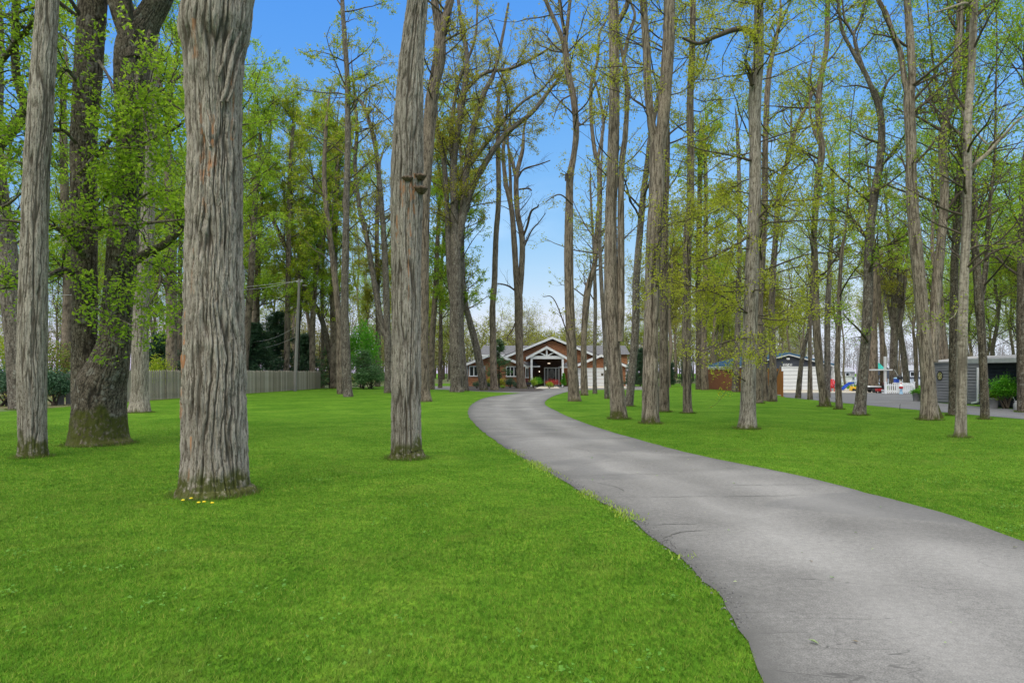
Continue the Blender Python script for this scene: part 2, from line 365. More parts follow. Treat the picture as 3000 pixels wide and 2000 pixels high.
# ------------------------------------------------------------------ ground
def sheet(name, poly, z, mat, sub=None):
    bm = bmesh.new(); f = bm.faces.new([bm.verts.new((float(x), float(y), z)) for x, y in poly])
    bmesh.ops.triangulate(bm, faces=[f]); bmesh.ops.recalc_face_normals(bm, faces=bm.faces[:])
    if bm.faces[:][0].normal.z < 0: bmesh.ops.reverse_faces(bm, faces=bm.faces[:])
    me = bpy.data.meshes.new(name); bm.to_mesh(me); bm.free(); me.materials.append(mat)
    return tag(link(name, me), kind='structure')

def lawn_mat():
    m, nt, b, N, L = nmat('mown_lawn')
    tc = N('TexCoord')
    def noise(s, d, st=(1, 1, 1), ds=0.):
        mp = N('Mapping'); mp.inputs['Scale'].default_value = st; L(tc.outputs['Object'], mp.inputs[0])
        n = N('TexNoise'); n.inputs['Scale'].default_value = s; n.inputs['Detail'].default_value = d; n.inputs['Roughness'].default_value = .65; n.inputs['Distortion'].default_value = ds; L(mp.outputs[0], n.inputs['Vector']); return n
    big = noise(.45, 6, ds=.8); mid = noise(4, 7); fine = noise(30, 5, (1, .4, 1))
    r1 = N('ValToRGB'); ramp(r1, [(.3, (.058, .148, .010)), (.5, (.080, .185, .013)), (.7, (.112, .215, .017))]); L(mid.outputs['Fac'], r1.inputs[0])
    r2 = N('ValToRGB'); ramp(r2, [(.38, (.72, .8, .7)), (.62, (1.25, 1.15, 1.3))]); L(big.outputs['Fac'], r2.inputs[0])
    r3 = N('ValToRGB'); ramp(r3, [(.36, (.34, .4, .3)), (.62, (1.45, 1.35, 1.4))]); L(fine.outputs['Fac'], r3.inputs[0])
    x = N('Mix', data_type='RGBA', blend_type='MULTIPLY'); x.inputs[0].default_value = 1; L(r1.outputs[0], x.inputs[6]); L(r2.outputs[0], x.inputs[7])
    y = N('Mix', data_type='RGBA', blend_type='MULTIPLY'); y.inputs[0].default_value = .8; L(x.outputs[2], y.inputs[6]); L(r3.outputs[0], y.inputs[7])
    n4 = noise(1.1, 6, ds=.8); m4 = N('MapRange'); m4.inputs['From Min'].default_value = .55; m4.inputs['From Max'].default_value = .78; m4.inputs['To Max'].default_value = .5; L(n4.outputs['Fac'], m4.inputs[0])
    zz = N('Mix', data_type='RGBA'); L(m4.outputs[0], zz.inputs[0]); L(y.outputs[2], zz.inputs[6]); zz.inputs[7].default_value = (.15, .185, .03, 1)
    L(zz.outputs[2], b.inputs['Base Color']); b.inputs['Roughness'].default_value = .9; b.inputs['Specular IOR Level'].default_value = .03
    bp = N('Bump'); bp.inputs['Strength'].default_value = 1; bp.inputs['Distance'].default_value = .05; L(fine.outputs['Fac'], bp.inputs['Height']); L(bp.outputs[0], b.inputs['Normal'])
    return m
M['lawn'] = lawn_mat()
tag(sheet('lawn', [(-1200, -300), (1200, -300), (1200, 1500), (-1200, 1500)], 0, M['lawn']), kind='structure')

def asphalt(name, dark, light, crack=True, speck=.75):
    m, nt, b, N, L = nmat(name); tc = N('TexCoord')
    def noise(s, d, ds=0., st=(1, 1, 1)):
        mp = N('Mapping'); mp.inputs['Scale'].default_value = st; L(tc.outputs['Object'], mp.inputs[0])
        n = N('TexNoise'); n.inputs['Scale'].default_value = s; n.inputs['Detail'].default_value = d; n.inputs['Distortion'].default_value = ds; L(mp.outputs[0], n.inputs['Vector']); return n
    a = noise(.55, 6, .8); r = N('ValToRGB'); ramp(r, [(.3, dark), (.52, [(d + l) / 2 for d, l in zip(dark, light)]), (.72, light)]); L(a.outputs['Fac'], r.inputs[0])
    f = noise(110, 3); rf = N('ValToRGB'); ramp(rf, [(.32, (.5,) * 3), (.5, (1,) * 3), (.68, (1.5,) * 3)]); L(f.outputs['Fac'], rf.inputs[0])
    x = N('Mix', data_type='RGBA', blend_type='MULTIPLY'); x.inputs[0].default_value = speck; L(r.outputs[0], x.inputs[6]); L(rf.outputs[0], x.inputs[7])
    g = noise(24, 5); rg = N('ValToRGB'); ramp(rg, [(.35, (.8,) * 3), (.65, (1.15,) * 3)]); L(g.outputs['Fac'], rg.inputs[0])
    x2 = N('Mix', data_type='RGBA', blend_type='MULTIPLY'); x2.inputs[0].default_value = .8; L(x.outputs[2], x2.inputs[6]); L(rg.outputs[0], x2.inputs[7]); col = x2.outputs[2]
    h = f.outputs['Fac']
    if crack:
        for s, st, wd, lo in ((.30, (.7, 2.0, 1), .0012, .46),):   # wandering cracks: thin level lines of a slow noise
            c = noise(s, 7, .9, st); sb = N('Math', operation='SUBTRACT'); sb.inputs[1].default_value = .5; L(c.outputs['Fac'], sb.inputs[0])
            ab = N('Math', operation='ABSOLUTE'); L(sb.outputs[0], ab.inputs[0])
            mr = N('MapRange'); mr.inputs['From Min'].default_value = wd * .4; mr.inputs['From Max'].default_value = wd * 1.3; mr.inputs['To Min'].default_value = 1; mr.inputs['To Max'].default_value = 0; L(ab.outputs[0], mr.inputs[0])
            k = noise(.21, 3); mk = N('MapRange'); mk.inputs['From Min'].default_value = lo; mk.inputs['From Max'].default_value = lo + .06; L(k.outputs['Fac'], mk.inputs[0])
            mu = N('Math', operation='MULTIPLY'); L(mr.outputs[0], mu.inputs[0]); L(mk.outputs[0], mu.inputs[1])
            xx = N('Mix', data_type='RGBA'); L(mu.outputs[0], xx.inputs[0]); L(col, xx.inputs[6]); xx.inputs[7].default_value = (.06, .058, .055, 1); col = xx.outputs[2]
        p = noise(.30, 2, 1.2, (1, 1.4, 1)); mp_ = N('MapRange'); mp_.inputs['From Min'].default_value = .57; mp_.inputs['From Max'].default_value = .60; mp_.inputs['To Max'].default_value = .45; L(p.outputs['Fac'], mp_.inputs[0])
        xx = N('Mix', data_type='RGBA'); L(mp_.outputs[0], xx.inputs[0]); L(col, xx.inputs[6]); xx.inputs[7].default_value = (.085, .084, .084, 1); col = xx.outputs[2]
    if crack:
        aw = N('Attribute', attribute_name='wear_shade'); sw = N('SeparateColor'); L(aw.outputs['Color'], sw.inputs[0]); en = noise(3.2, 6)
        m1 = N('Math', operation='MULTIPLY_ADD'); m1.inputs[1].default_value = 1.4; m1.inputs[2].default_value = -.7; L(en.outputs['Fac'], m1.inputs[0])
        a1 = N('Math', operation='ADD', use_clamp=True); L(m1.outputs[0], a1.inputs[0]); L(sw.outputs[0], a1.inputs[1]); k1 = N('Math', operation='MULTIPLY'); L(a1.outputs[0], k1.inputs[0]); L(sw.outputs[0], k1.inputs[1])
        xd = N('Mix', data_type='RGBA'); L(k1.outputs[0], xd.inputs[0]); L(col, xd.inputs[6]); xd.inputs[7].default_value = (.075, .073, .068, 1)
        m2 = N('Math', operation='MULTIPLY'); m2.inputs[1].default_value = .42; L(sw.outputs[1], m2.inputs[0]); m3 = N('Math', operation='MULTIPLY'); L(m2.outputs[0], m3.inputs[0]); L(a.outputs['Fac'], m3.inputs[1])
        xl = N('Mix', data_type='RGBA'); L(m3.outputs[0], xl.inputs[0]); L(xd.outputs[2], xl.inputs[6]); xl.inputs[7].default_value = (.33, .32, .305, 1); col = xl.outputs[2]
    L(col, b.inputs['Base Color']); b.inputs['Roughness'].default_value = .85; b.inputs['Specular IOR Level'].default_value = .3
    bp = N('Bump'); bp.inputs['Strength'].default_value = .3; bp.inputs['Distance'].default_value = .006; L(h, bp.inputs['Height']); L(bp.outputs[0], b.inputs['Normal'])
    return m
M['asphalt'] = asphalt('weathered_asphalt', (.112, .108, .102), (.185, .179, .17))
M['asphalt_dark'] = asphalt('newer_dark_asphalt', (.10, .10, .104), (.15, .15, .155), False, .5)
M['concrete'] = noisy('pale_concrete', [(.3, (.38, .34, .28)), (.7, (.5, .46, .38))], 3, bump=.1)
M['mulch'] = noisy('dark_mulch', [(.3, (.018, .014, .012)), (.7, (.07, .055, .045))], 22, bump=.8)
M['litter'] = noisy('leaf_litter', [(.3, (.06, .06, .02)), (.5, (.12, .10, .05)), (.7, (.10, .14, .03))], 1.6, bump=.5, second=(.25, (.06, .11, .02), .45, .6))
M['water'] = flat('lake_water', (.35, .40, .44), .12, .1, .5)

LE = [(2232, 2000), (2168, 1837), (2092, 1728), (1983, 1626), (1888, 1556), (1786, 1486), (1658, 1416), (1562, 1358), (1505, 1326), (1428, 1275), (1386, 1237), (1371, 1207), (1386, 1182), (1432, 1163), (1530, 1151)]
RE = [(3000, 1588), (2806, 1518), (2551, 1448), (2296, 1384), (2041, 1333), (1849, 1282), (1722, 1243), (1636, 1207), (1596, 1181), (1622, 1160), (1671, 1145)]
def edge(pts, pre, step, jit, sd):
    g = [gp(*p)[:2] for p in pts]; g = [np.array(p) for p in pre] + g
    q = crom([[p[0], p[1], 0, 1] for p in g], step)[:, :2]; n = len(q); s = np.arange(n) * step
    j = jit * ((vn(s * 0 + 1, s * 2.2, 8, sd) - .5) * 1.6 + (vn(s * 0 + 2, s * 9, 8, sd + 1) - .5))
    t = unit(np.gradient(q, axis=0)); return q + np.stack([-t[:, 1], t[:, 0]], 1) * j[:, None]
eL = edge(LE, [(-1.2, -6), (.1, -2), (.85, 1)], .10, .028, 3); eR = edge(RE, [(2.6, -6), (3.6, -1), (4.25, 3)], .12, .02, 5)
drive = np.vstack([eL, eR[::-1]])
nS = 320; nC = 13                                  # drive laid as a strip: dirt-dark edges and two paler wheel tracks
def resamp(q): 
    d = np.concatenate([[0], np.cumsum(np.linalg.norm(np.diff(q, axis=0), axis=1))]); g = np.linspace(0, d[-1], nS); return np.stack([np.interp(g, d, q[:, 0]), np.interp(g, d, q[:, 1])], -1)
rl, rr_ = resamp(eL), resamp(eR); tt = np.linspace(0, 1, nC)[None, :, None]
V = np.concatenate([rl[:, None] * (1 - tt) + rr_[:, None] * tt, np.full((nS, nC, 1), .010)], -1)
ed = np.exp(-tt[0, :, 0] / .10) + .8 * np.exp(-(1 - tt[0, :, 0]) / .05); tr_ = np.exp(-((tt[0, :, 0] - .36) / .10) ** 2) + np.exp(-((tt[0, :, 0] - .72) / .10) ** 2)
Aw = np.stack([np.tile(np.clip(ed, 0, 1), nS), np.tile(np.clip(tr_, 0, 1), nS), np.zeros(nS * nC)], -1)
i = np.arange(nS - 1)[:, None] * nC; j = np.arange(nC - 1)[None]
DV = MB(); DV.add(V, np.stack([i + j, i + j + 1, i + nC + j + 1, i + nC + j], -1).reshape(-1, 4), 0, Aw)
dvo = tag(DV.build('driveway', M['asphalt'], None, False, attr=True), kind='structure')
drive = np.vstack([rl, rr_[::-1]])
CK = MB()                                           # open cracks, seen one by one
for pts in ([(1520, 1318), (1560, 1312), (1640, 1311), (1700, 1316), (1738, 1328)], [(1560, 1336), (1640, 1338), (1700, 1340)], [(1700, 1362), (1750, 1354), (1840, 1350)], [(1670, 1396), (1740, 1395), (1820, 1392), (1980, 1390)], [(1730, 1412), (1790, 1424), (1830, 1440), (1800, 1446)],
            [(1930, 1600), (1960, 1584), (1975, 1600), (1985, 1612)], [(1890, 1540), (1990, 1538), (2040, 1536)], [(2100, 1424), (2300, 1422), (2500, 1424)], [(1810, 1458), (2200, 1456), (2380, 1454)], [(1830, 1500), (1850, 1522), (1884, 1534)], [(1940, 1580), (2010, 1560), (2090, 1556)], [(1470, 1262), (1560, 1258), (1640, 1262)]):
    q = crom([[*gp(*p)[:2], .0122, 1] for p in pts], .06)[:, :3]; n = len(q); q[:, :2] += (rng.normal(size=(n, 2)) * .012).cumsum(0) * .35 + rng.normal(size=(n, 2)) * .008
    t = unit(np.gradient(q[:, :2], axis=0)); nn = np.stack([-t[:, 1], t[:, 0]], -1); wv = .0065 * rng.uniform(.3, 1.3, n) * np.sin(np.linspace(.1, PI - .1, n)) ** .5
    V = np.stack([np.concatenate([q[:, :2] - nn * wv[:, None], q[:, 2:]], 1), np.concatenate([q[:, :2] + nn * wv[:, None], q[:, 2:]], 1)], 1); i = np.arange(n - 1)[:, None] * 2
    CK.add(V, i + np.array([[0, 2, 3, 1]]))
CK.build('crack', noisy('crack_dirt', [(.3, (.03, .03, .028)), (.7, (.075, .072, .066))], 20), dvo, False)
cross = [gp(*p)[:2] for p in ((1180, 1140), (1300, 1141), (1400, 1146), (1470, 1149), (1530, 1151.5), (1620, 1158), (1650, 1150), (1675, 1145.5), (1720, 1142), (1790, 1141), (1905, 1142), (1950, 1139), (1930, 1131), (1700, 1130), (1600, 1131), (1200, 1131))]
sheet('front_driveway', cross, .006, M['asphalt'])
sheet('garage_apron', [gp(*p)[:2] for p in ((1680, 1136.5), (1840, 1136.5), (1830, 1129), (1688, 1129))], .012, M['concrete'])
bed = [gp(*p)[:2] for p in ((1338, 1139), (1360, 1143), (1420, 1146), (1500, 1147), (1560, 1146.5), (1597, 1144), (1580, 1138), (1562, 1133), (1545, 1130), (1340, 1129))]
sheet('mulch_bed', bed, .016, M['mulch'])
sheet('garden_path', [gp(*p)[:2] for p in ((1568, 1138.5), (1640, 1138), (1632, 1130.5), (1585, 1131))], .022, M['concrete'])
sheet('side_driveway', [(16.6, -10), (16.65, 20), (16.4, 26), (16.5, 34), (16.8, 42), (17.5, 44), (18.5, 50), (21, 53), (33, 53), (33, 44), (24, 40), (21.6, 36), (20.7, 30), (20.9, -10)], .008, M['asphalt_dark'])
sheet('concrete_apron', [(20.1, 51.2), (33, 51.2), (35, 62), (30, 64), (28.4, 60.1), (20.1, 60.1)], .014, M['concrete'])
sheet('forest_floor', [(-19.9, 12), (-19.4, 66), (-16, 70), (-12.5, 84), (-12, 96), (60, 96), (60, 90), (75, 130), (75, 170), (-260, 170), (-260, 12)], .004, M['litter'])
sheet('lake', [(34, 86), (60, 82), (150, 82), (400, 250), (90, 250)], .009, M['water'])

def inside(poly, x, y):
    poly = np.asarray(poly); r = np.zeros(len(x), bool); j = len(poly) - 1
    for i in range(len(poly)):
        a, b = poly[i], poly[j]; c = ((a[1] > y) != (b[1] > y))
        with np.errstate(divide='ignore', invalid='ignore'): r ^= c & (x < (b[0] - a[0]) * (y - a[1]) / (b[1] - a[1]) + a[0])
        j = i
    return r

# ------------------------------------------------------------------ grass blades where single blades can be seen
M['grass'] = leafmat('grass_blades', [(.070, .192, .014), (.098, .235, .018), (.135, .265, .022), (.21, .27, .045), (.085, .21, .015)], .33)
def patchy(m, scale, lo, hi, tint):                 # clumps of darker and yellower turf
    nt = m.node_tree; N = lambda t, **k: _node(nt, t, k); L = nt.links.new
    src = next(n for n in nt.nodes if n.bl_idname == 'ShaderNodeValToRGB'); tg = [l.to_socket for l in src.outputs[0].links]
    tc = N('TexCoord'); a = N('TexNoise'); a.inputs['Scale'].default_value = scale; a.inputs['Detail'].default_value = 5; a.inputs['Roughness'].default_value = .7; a.inputs['Distortion'].default_value = .8; L(tc.outputs['Object'], a.inputs['Vector'])
    r = N('ValToRGB'); ramp(r, [(.36, lo), (.62, hi)]); L(a.outputs['Fac'], r.inputs[0])
    x = N('Mix', data_type='RGBA', blend_type='MULTIPLY'); x.inputs[0].default_value = 1; L(src.outputs[0], x.inputs[6]); L(r.outputs[0], x.inputs[7])
    c = N('TexNoise'); c.inputs['Scale'].default_value = 1.1; c.inputs['Detail'].default_value = 6; c.inputs['Distortion'].default_value = .8; L(tc.outputs['Object'], c.inputs['Vector'])
    k = N('MapRange'); k.inputs['From Min'].default_value = .54; k.inputs['From Max'].default_value = .72; k.inputs['To Max'].default_value = .55; L(c.outputs['Fac'], k.inputs[0])
    y = N('Mix', data_type='RGBA'); L(k.outputs[0], y.inputs[0]); L(x.outputs[2], y.inputs[6]); y.inputs[7].default_value = (*tint, 1)
    for t in tg: L(y.outputs[2], t)
patchy(M['grass'], 2.6, (.58, .68, .6), (1.3, 1.18, 1.2), (.18, .235, .04))
M['grass'].node_tree.nodes['Principled BSDF'].inputs['Specular IOR Level'].default_value = .06
M['weed'] = leafmat('weed_leaves', [(.22, .34, .025), (.32, .42, .05), (.16, .30, .03)], .4)
GB = MB()
for y0, y1, d0_, d1_, wd, ht in ((2.6, 5.2, 8200, 6500, .0022, .020), (5.2, 8.5, 5200, 3000, .0030, .021), (8.5, 13, 2200, 900, .0044, .021), (13, 22, 800, 40, .0058, .021)):
    xm = .82 * y1 + 1.2; n = int(d0_ * 2 * xm * (y1 - y0)); x = rng.uniform(-xm, xm, n); y = rng.uniform(y0, y1, n)
    k = rng.random(n) < (d0_ + (d1_ - d0_) * (y - y0) / (y1 - y0)) / d0_
    k &= np.abs(x) < .82 * y + 1.2; k &= ~inside(drive, x, y) & (x < 16.6); x, y = x[k], y[k]; n = len(x)
    h = ht * rng.uniform(.45, 1.25, n) * (.75 + .5 * vn(x * 0 + 3, x * .9 + y * .7, 8, 2)); a = rng.uniform(0, 2 * PI, n); ln = h * rng.uniform(.1, 1.3, n); b = a + PI / 2 + rng.uniform(-.5, .5, n)
    ww = wd * rng.uniform(.6, 1.4, n)
    V = np.stack([np.stack([x - ww * np.cos(b), y - ww * np.sin(b), h * 0], -1), np.stack([x + ww * np.cos(b), y + ww * np.sin(b), h * 0], -1), np.stack([x + ln * np.cos(a), y + ln * np.sin(a), h], -1)], 1)
    GB.add(V, np.arange(n * 3).reshape(-1, 3))
tag(GB.build('grass', M['grass'], None, False), 'short mown lawn grass', kind='stuff')
# paler weeds and crumbled asphalt along the broken left edge of the drive
WB = MB(); DB = MB()
sel = eL[(eL[:, 1] > 4) & (eL[:, 1] < 14)]
for p in sel:
    dn = vn(np.array([1.]), np.array([p[1] * 1.7]), 8, 4)[0]
    if p[1] > 5.5 and dn > .42:
        n = int(30 * (dn - .35) * 3); c = p + rng.normal(size=(n, 2)) * [.06, .05] + [.02, 0]; h = rng.uniform(.015, .05, n); a = rng.uniform(0, 2 * PI, n); ww = rng.uniform(.004, .012, n); b = a + PI / 2; ln = h * .7
        z = h * 0
        V = np.stack([np.stack([c[:, 0] - ww * np.cos(b), c[:, 1] - ww * np.sin(b), z], -1), np.stack([c[:, 0] + ww * np.cos(b), c[:, 1] + ww * np.sin(b), z], -1), np.stack([c[:, 0] + ln * np.cos(a), c[:, 1] + ln * np.sin(a), h], -1)], 1)
        WB.add(V, np.arange(n * 3).reshape(-1, 3))
    n = 22; c = p + np.abs(rng.normal(size=(n, 1))) * [[.055, .02]] + rng.normal(size=(n, 2)) * .03; s = rng.uniform(.002, .0075, n)
    q = np.array([[-1, -1, 0], [1, -.8, 0], [.9, 1, 0], [-1, .9, 0], [0, 0, 1.1]]); V = np.concatenate([c, np.full((n, 1), .011)], 1)[:, None] + q[None] * s[:, None, None] * rng.uniform(.6, 1.3, (n, 1, 3))
    i = np.arange(n)[:, None] * 5; DB.add(V, np.concatenate([i + np.array([[0, 1, 4]]), i + np.array([[1, 2, 4]]), i + np.array([[2, 3, 4]]), i + np.array([[3, 0, 4]])]))
tag(WB.build('weeds', M['weed'], None, False), 'pale weeds along the broken left edge of the driveway', kind='stuff')
tag(DB.build('gravel', noisy('asphalt_crumbs', [(.35, (.05, .05, .05)), (.65, (.19, .185, .18))], 40), None, False), 'crumbled asphalt along the left edge of the driveway', kind='stuff')
# clover and plantain patches, fallen leaves, dandelions
CB = MB()
for k in range(60):
    y = rng.uniform(3.0, 11); x = rng.uniform(-.8 * y, .8 * y); r = rng.uniform(.03, .16); n = int(rng.integers(8, 30))
    c = np.stack([x + rng.normal(size=n) * r, y + rng.normal(size=n) * r, np.full(n, .035) + rng.uniform(-.01, .02, n)], -1)
    kk = ~inside(drive, c[:, 0], c[:, 1]) & (c[:, 0] < 16); c = c[kk]
    if len(c): leaves(CB, np.stack([c, c + .005], 1), 1, .028, .004, 0, flat_=1.6, ratio=.8)
tag(CB.build('ground_cover', leafmat('clover_leaves', [(.07, .20, .012), (.09, .23, .016), (.11, .24, .022)], .25), None, False), 'clover and plantain leaves among the lawn grass', kind='stuff')
FB = MB(); n = 90; y = rng.uniform(3.6, 22, n) ; t = rng.uniform(.06, .94, n)
for yy, tt in zip(y, t):
    a = eL[np.argmin(np.abs(eL[:, 1] - yy))]; b = eR[np.argmin(np.abs(eR[:, 1] - yy))]
    p = np.array([[a[0] + (b[0] - a[0]) * tt, yy, .02]]); leaves(FB, np.stack([p, p + .004], 1), 1, float(rng.uniform(.015, .05)), .003, 0, flat_=2.5)
tag(FB.build('fallen_leaves', leafmat('fallen_leaf_bits', [(.25, .36, .12), (.10, .22, .03), (.34, .36, .22), (.16, .10, .06)], .2), None, False), 'small fallen leaves on the driveway', kind='stuff')
pet = flat('dandelion_yellow', (.75, .55, .01), .6); stk = flat('dandelion_stalk', (.12, .25, .04), .6)
for k, (x, y) in enumerate(((560, 1475), (536, 1481), (582, 1488), (598, 1486), (622, 1489), (302, 1284))):
    p = gp(x, y); b = PB(); hh = .055 if k < 5 else .10
    b.bar((p[0], p[1], 0), (p[0], p[1], hh), .004, n=6, mi=1); b.lathe((p[0], p[1], hh), [(.004, 0), (.019, .006), (.021, .012), (.012, .017)], 10)
    o = own(b.build('dandelion', [pet, stk]), (p[0], p[1], 0))
    tag(o, 'yellow dandelion in the grass before the biggest trunk' if k < 5 else 'lone yellow dandelion at the foot of the dark twin maple', 'dandelion', 'dandelions before the biggest trunk' if k < 5 else None)
# low growth on the wood floor
UB = MB(); n = 6500; x = rng.uniform(-95, -12, n); y = rng.uniform(24, 130, n); k = (x < np.where(y < 70, -21, -15)) & (x > -.85 * y - 4) & (vn(x * 0 + 2, x * .21 + y * .13, 8, 5) > .38); x, y = x[k], y[k]; n = len(x)
h = rng.uniform(.3, 2.2, n) * (.4 + vn(x * 0 + 5, x * .17 - y * .11, 8, 6)); P = np.stack([np.stack([x, y, h * 0], -1), np.stack([x + rng.normal(size=n) * .2, y, h * .5], -1), np.stack([x + rng.normal(size=n) * .4, y, h], -1)], 1)
tubes(UB, P, np.full((n, 3), .008), 3, 1); leaves(UB, P, 14, .15, .28, 0, t0=.2)
tag(UB.build('undergrowth', [M['lf_floor'], M['twig']], None, False), 'saplings and low growth on the wood floor', kind='stuff')

# ------------------------------------------------------------------ far woods that read as one mass
def far_wood(name, label, x0, x1, y0, y1, n, h0, h1, mat, per, size, px=None):
    B = MB(); x = rng.uniform(x0, x1, n); y = rng.uniform(y0, y1, n)
    if px: k = (CX + x / y * F > px[0]) & (CX + x / y * F < px[1]); x, y = x[k], y[k]
    n = len(x); h = rng.uniform(h0, h1, n)
    P = np.stack([np.stack([x + rng.normal(size=n) * .15 * i, y, h * i / 4 - .1], -1) for i in range(5)], 1)
    tubes(B, P, np.linspace(.16, .03, 5)[None] * np.ones((n, 1)), 4, 1)
    P2, R2 = grow(P, np.full((n, 5), .08), 12, .2, 1, h0 * .25, h0 * .42, (20, 60), .08, .2, 5, .5, .05); tubes(B, P2, R2, 3, 1)
    P3, R3 = grow(P2, R2, 4, .3, 1, h0 * .08, h0 * .2, (20, 60), .05, .2, 4, .6, .03); tubes(B, P3, R3, 3, 1)
    leaves(B, P3, per, size, size, 0); leaves(B, P2, per, size, size, 0)
    return tag(B.build(name, [mat, M['twig']], None, False), label, kind='stuff')
far_wood('far_woods', 'far olive woods beyond the main house', -70, 130, 150, 230, 460, 9, 13, M['lf_far'], 7, .42, (700, 2380))
gm = noisy('grey_bark', [(.3, (.17, .155, .15)), (.7, (.27, .25, .245))], 8); tw = M['twig']; M['twig'] = gm
far_wood('far_woods', 'grey bare woods on the far side of the lake', 60, 300, 190, 270, 420, 9, 14, M['lf_grey'], 2, .5, (2280, 3300)); M['twig'] = tw

far_wood('far_woods', 'far tan and olive woods behind the left wood', -230, -14, 125, 185, 420, 12, 20, leafmat('far_tan_crowns', [(.24, .21, .10), (.30, .28, .10), (.22, .25, .07), (.34, .29, .16)], .4), 4, .34, (-300, 1330))
# ------------------------------------------------------------------ trees
FEET = []
def px_stem(pts, d, dd=0., base=True):
    rows = []
    for k, (x, y, w) in enumerate(pts):
        dk = d + dd * k / max(1, len(pts) - 1)
        p = at(x, y, dk); rows.append([*p, w / 2 / F * dk])
    if base:
        rows[0][2] = 0.
        rows.insert(0, [rows[0][0] - .05 * (rows[1][0] - rows[0][0]), rows[0][1], -.15, rows[0][3] * 1.02])
    return rows

def extend(rows, ztop, up=.5):
    rows = [list(r) for r in rows]; p = np.array(rows[-1][:3]); d = unit(p - np.array(rows[-2][:3])); r = rows[-1][3]
    n = max(1, int((ztop - p[2]) / 1.8)); r0 = r
    for k in range(n):
        d = unit(d + np.array([0, 0, up * .5]) + rng.normal(size=3) * .11); p = p + d * 1.8
        rows.append([*p, max(.02, r0 * (1 - .93 * (k + 1) / n))])
    return rows

def par(q, K=16):
    s = np.concatenate([[0], np.cumsum(np.linalg.norm(np.diff(q[:, :3], axis=0), axis=1))]); g = np.linspace(0, s[-1], K)
    return np.stack([np.interp(g, s, q[:, i]) for i in range(3)], -1), np.interp(g, s, q[:, 3])

def tree(label, stems, H=20, bark='bark_plain', leaf='lf_mix', m=(12, 6, 6), per=6, size=.10, zb=7., L=(2.5, 5.5), ang=(35, 75), up=.05,
         limbs=(), limb_m=(7, 6), limb_L=(.5, 1.3), flare=.12, amp=.012, ridge=.05, sides=None, dz=None, moss=.25, group=None, twig='twig', lump=.05,
         stains=(), fz=1., extra=None, spread=.07, name='tree', L2=(.8, 2.0), L3=(.25, .7), clumpy=.15, bare=False, cat='tree', ext=None, rcap=.05):
    d0 = stems[0][1][1]; base = np.array(stems[0][0][:3]) if False else np.array(stems[0][1][:3])
    root = thing(name, label, cat, (base[0], base[1], 0), group); FEET.append((base[0], base[1], stems[0][1][3]))
    T = MB(); K = MB(); Ps = []; Rs = []
    R0 = max(r[3] for r in stems[0])
    sd = sides or int(np.clip(2 * PI * R0 / max(d0 / 683 * .9, .012), 14, 150)); dzz = dz or float(np.clip(d0 / 683 * 2.2, .05, .35))
    for k, st in enumerate(stems):
        ext_ = H if ext is None else ext[k]
        if ext_: st = extend(st, ext_)
        q = stem(T, st, sd if k == 0 else max(8, int(sd * max(r[3] for r in st) / R0) + 4), dzz, amp=amp if k == 0 else amp * .7, ridge=ridge, flare=flare if k == 0 else 0,
                 seed=int(rng.integers(1, 40)), moss=moss if k == 0 else 0, stains=stains if k == 0 else (), fz=fz, lump=lump)
        P, R = par(q); t0 = np.interp(zb, P[:, 2], np.linspace(0, 1, 16)) if P[-1, 2] > zb else 1.
        n1 = int(round(m[0] * min(1.1, np.linalg.norm(P[-1] - P[0]) * (1 - t0) / max(3., H - zb)) + .4)) if P[-1, 2] > zb else 0
        if n1 > 0:
            P1, R1 = grow(P[None], R[None], n1, t0, .99, L[0], L[1], ang, up, .16, 7, .42, rcap, tl=.35)
            tubes(T, P1, R1, 6, 1); Ps.append(P1); Rs.append(R1)
    for pts, dl in limbs:                           # limbs seen one by one
        rows = px_stem(pts, dl[0], dl[1] - dl[0], base=False); q = stem(T, rows, 8, .12, lump=.1, seed=int(rng.integers(1, 40)), mi=0 if bark in ('bark_smooth', 'bark_dark') else 1)
        P, R = par(q, 10); P2, R2 = grow(P[None], R[None], limb_m[0], .1, 1., limb_L[0] * 1.2, limb_L[1] * 1.2, (25, 80), .0, .2, 6, .4, .02)
        P3, R3 = grow(P2, R2, limb_m[1], .15, 1., limb_L[0] * .4, limb_L[1] * .4, (25, 75), .02, .2, 4, .5, .008, rmin=.0025)
        tubes(K, P2, R2, 4, 0); tubes(K, P3, R3, 3, 0)
        if not bare: leaves(K, P3, per, size, spread, 1); leaves(K, P2, max(1, per // 2), size, spread, 1)
    if Ps:
        P1 = np.concatenate(Ps); R1 = np.concatenate(Rs)
        P2, R2 = grow(P1, R1, m[1], .2, 1., L2[0], L2[1], (25, 65), up, .2, 6, .5, .035)
        P3, R3 = grow(P2, R2, m[2], .2, 1., L3[0], L3[1], (25, 65), .03, .2, 4, .5, .012, rmin=.005)
        tubes(K, P2, R2, 4, 0); tubes(K, P3, R3, 3, 0)
        if per and not bare: leaves(K, P3, per, size, spread, 1, clumpy=clumpy); leaves(K, P2[:, 2:], max(1, per // 2), size, spread, 1, clumpy=clumpy)
    if extra: extra(T, root)
    off = root.location
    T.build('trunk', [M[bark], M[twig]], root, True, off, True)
    if K.n: K.build('crown', [M[twig], M[leaf]], root, False, off)
    return root

def near(label, pts, more=(), d=None, mored=0, **k):   # a tree from the survey of its trunk: base point gives its distance
    d = d or dep(pts[0][1]); st = [px_stem(pts, d)] + [px_stem(s, d + mored, base=False) for s in more]
    return tree(label, st, **k)

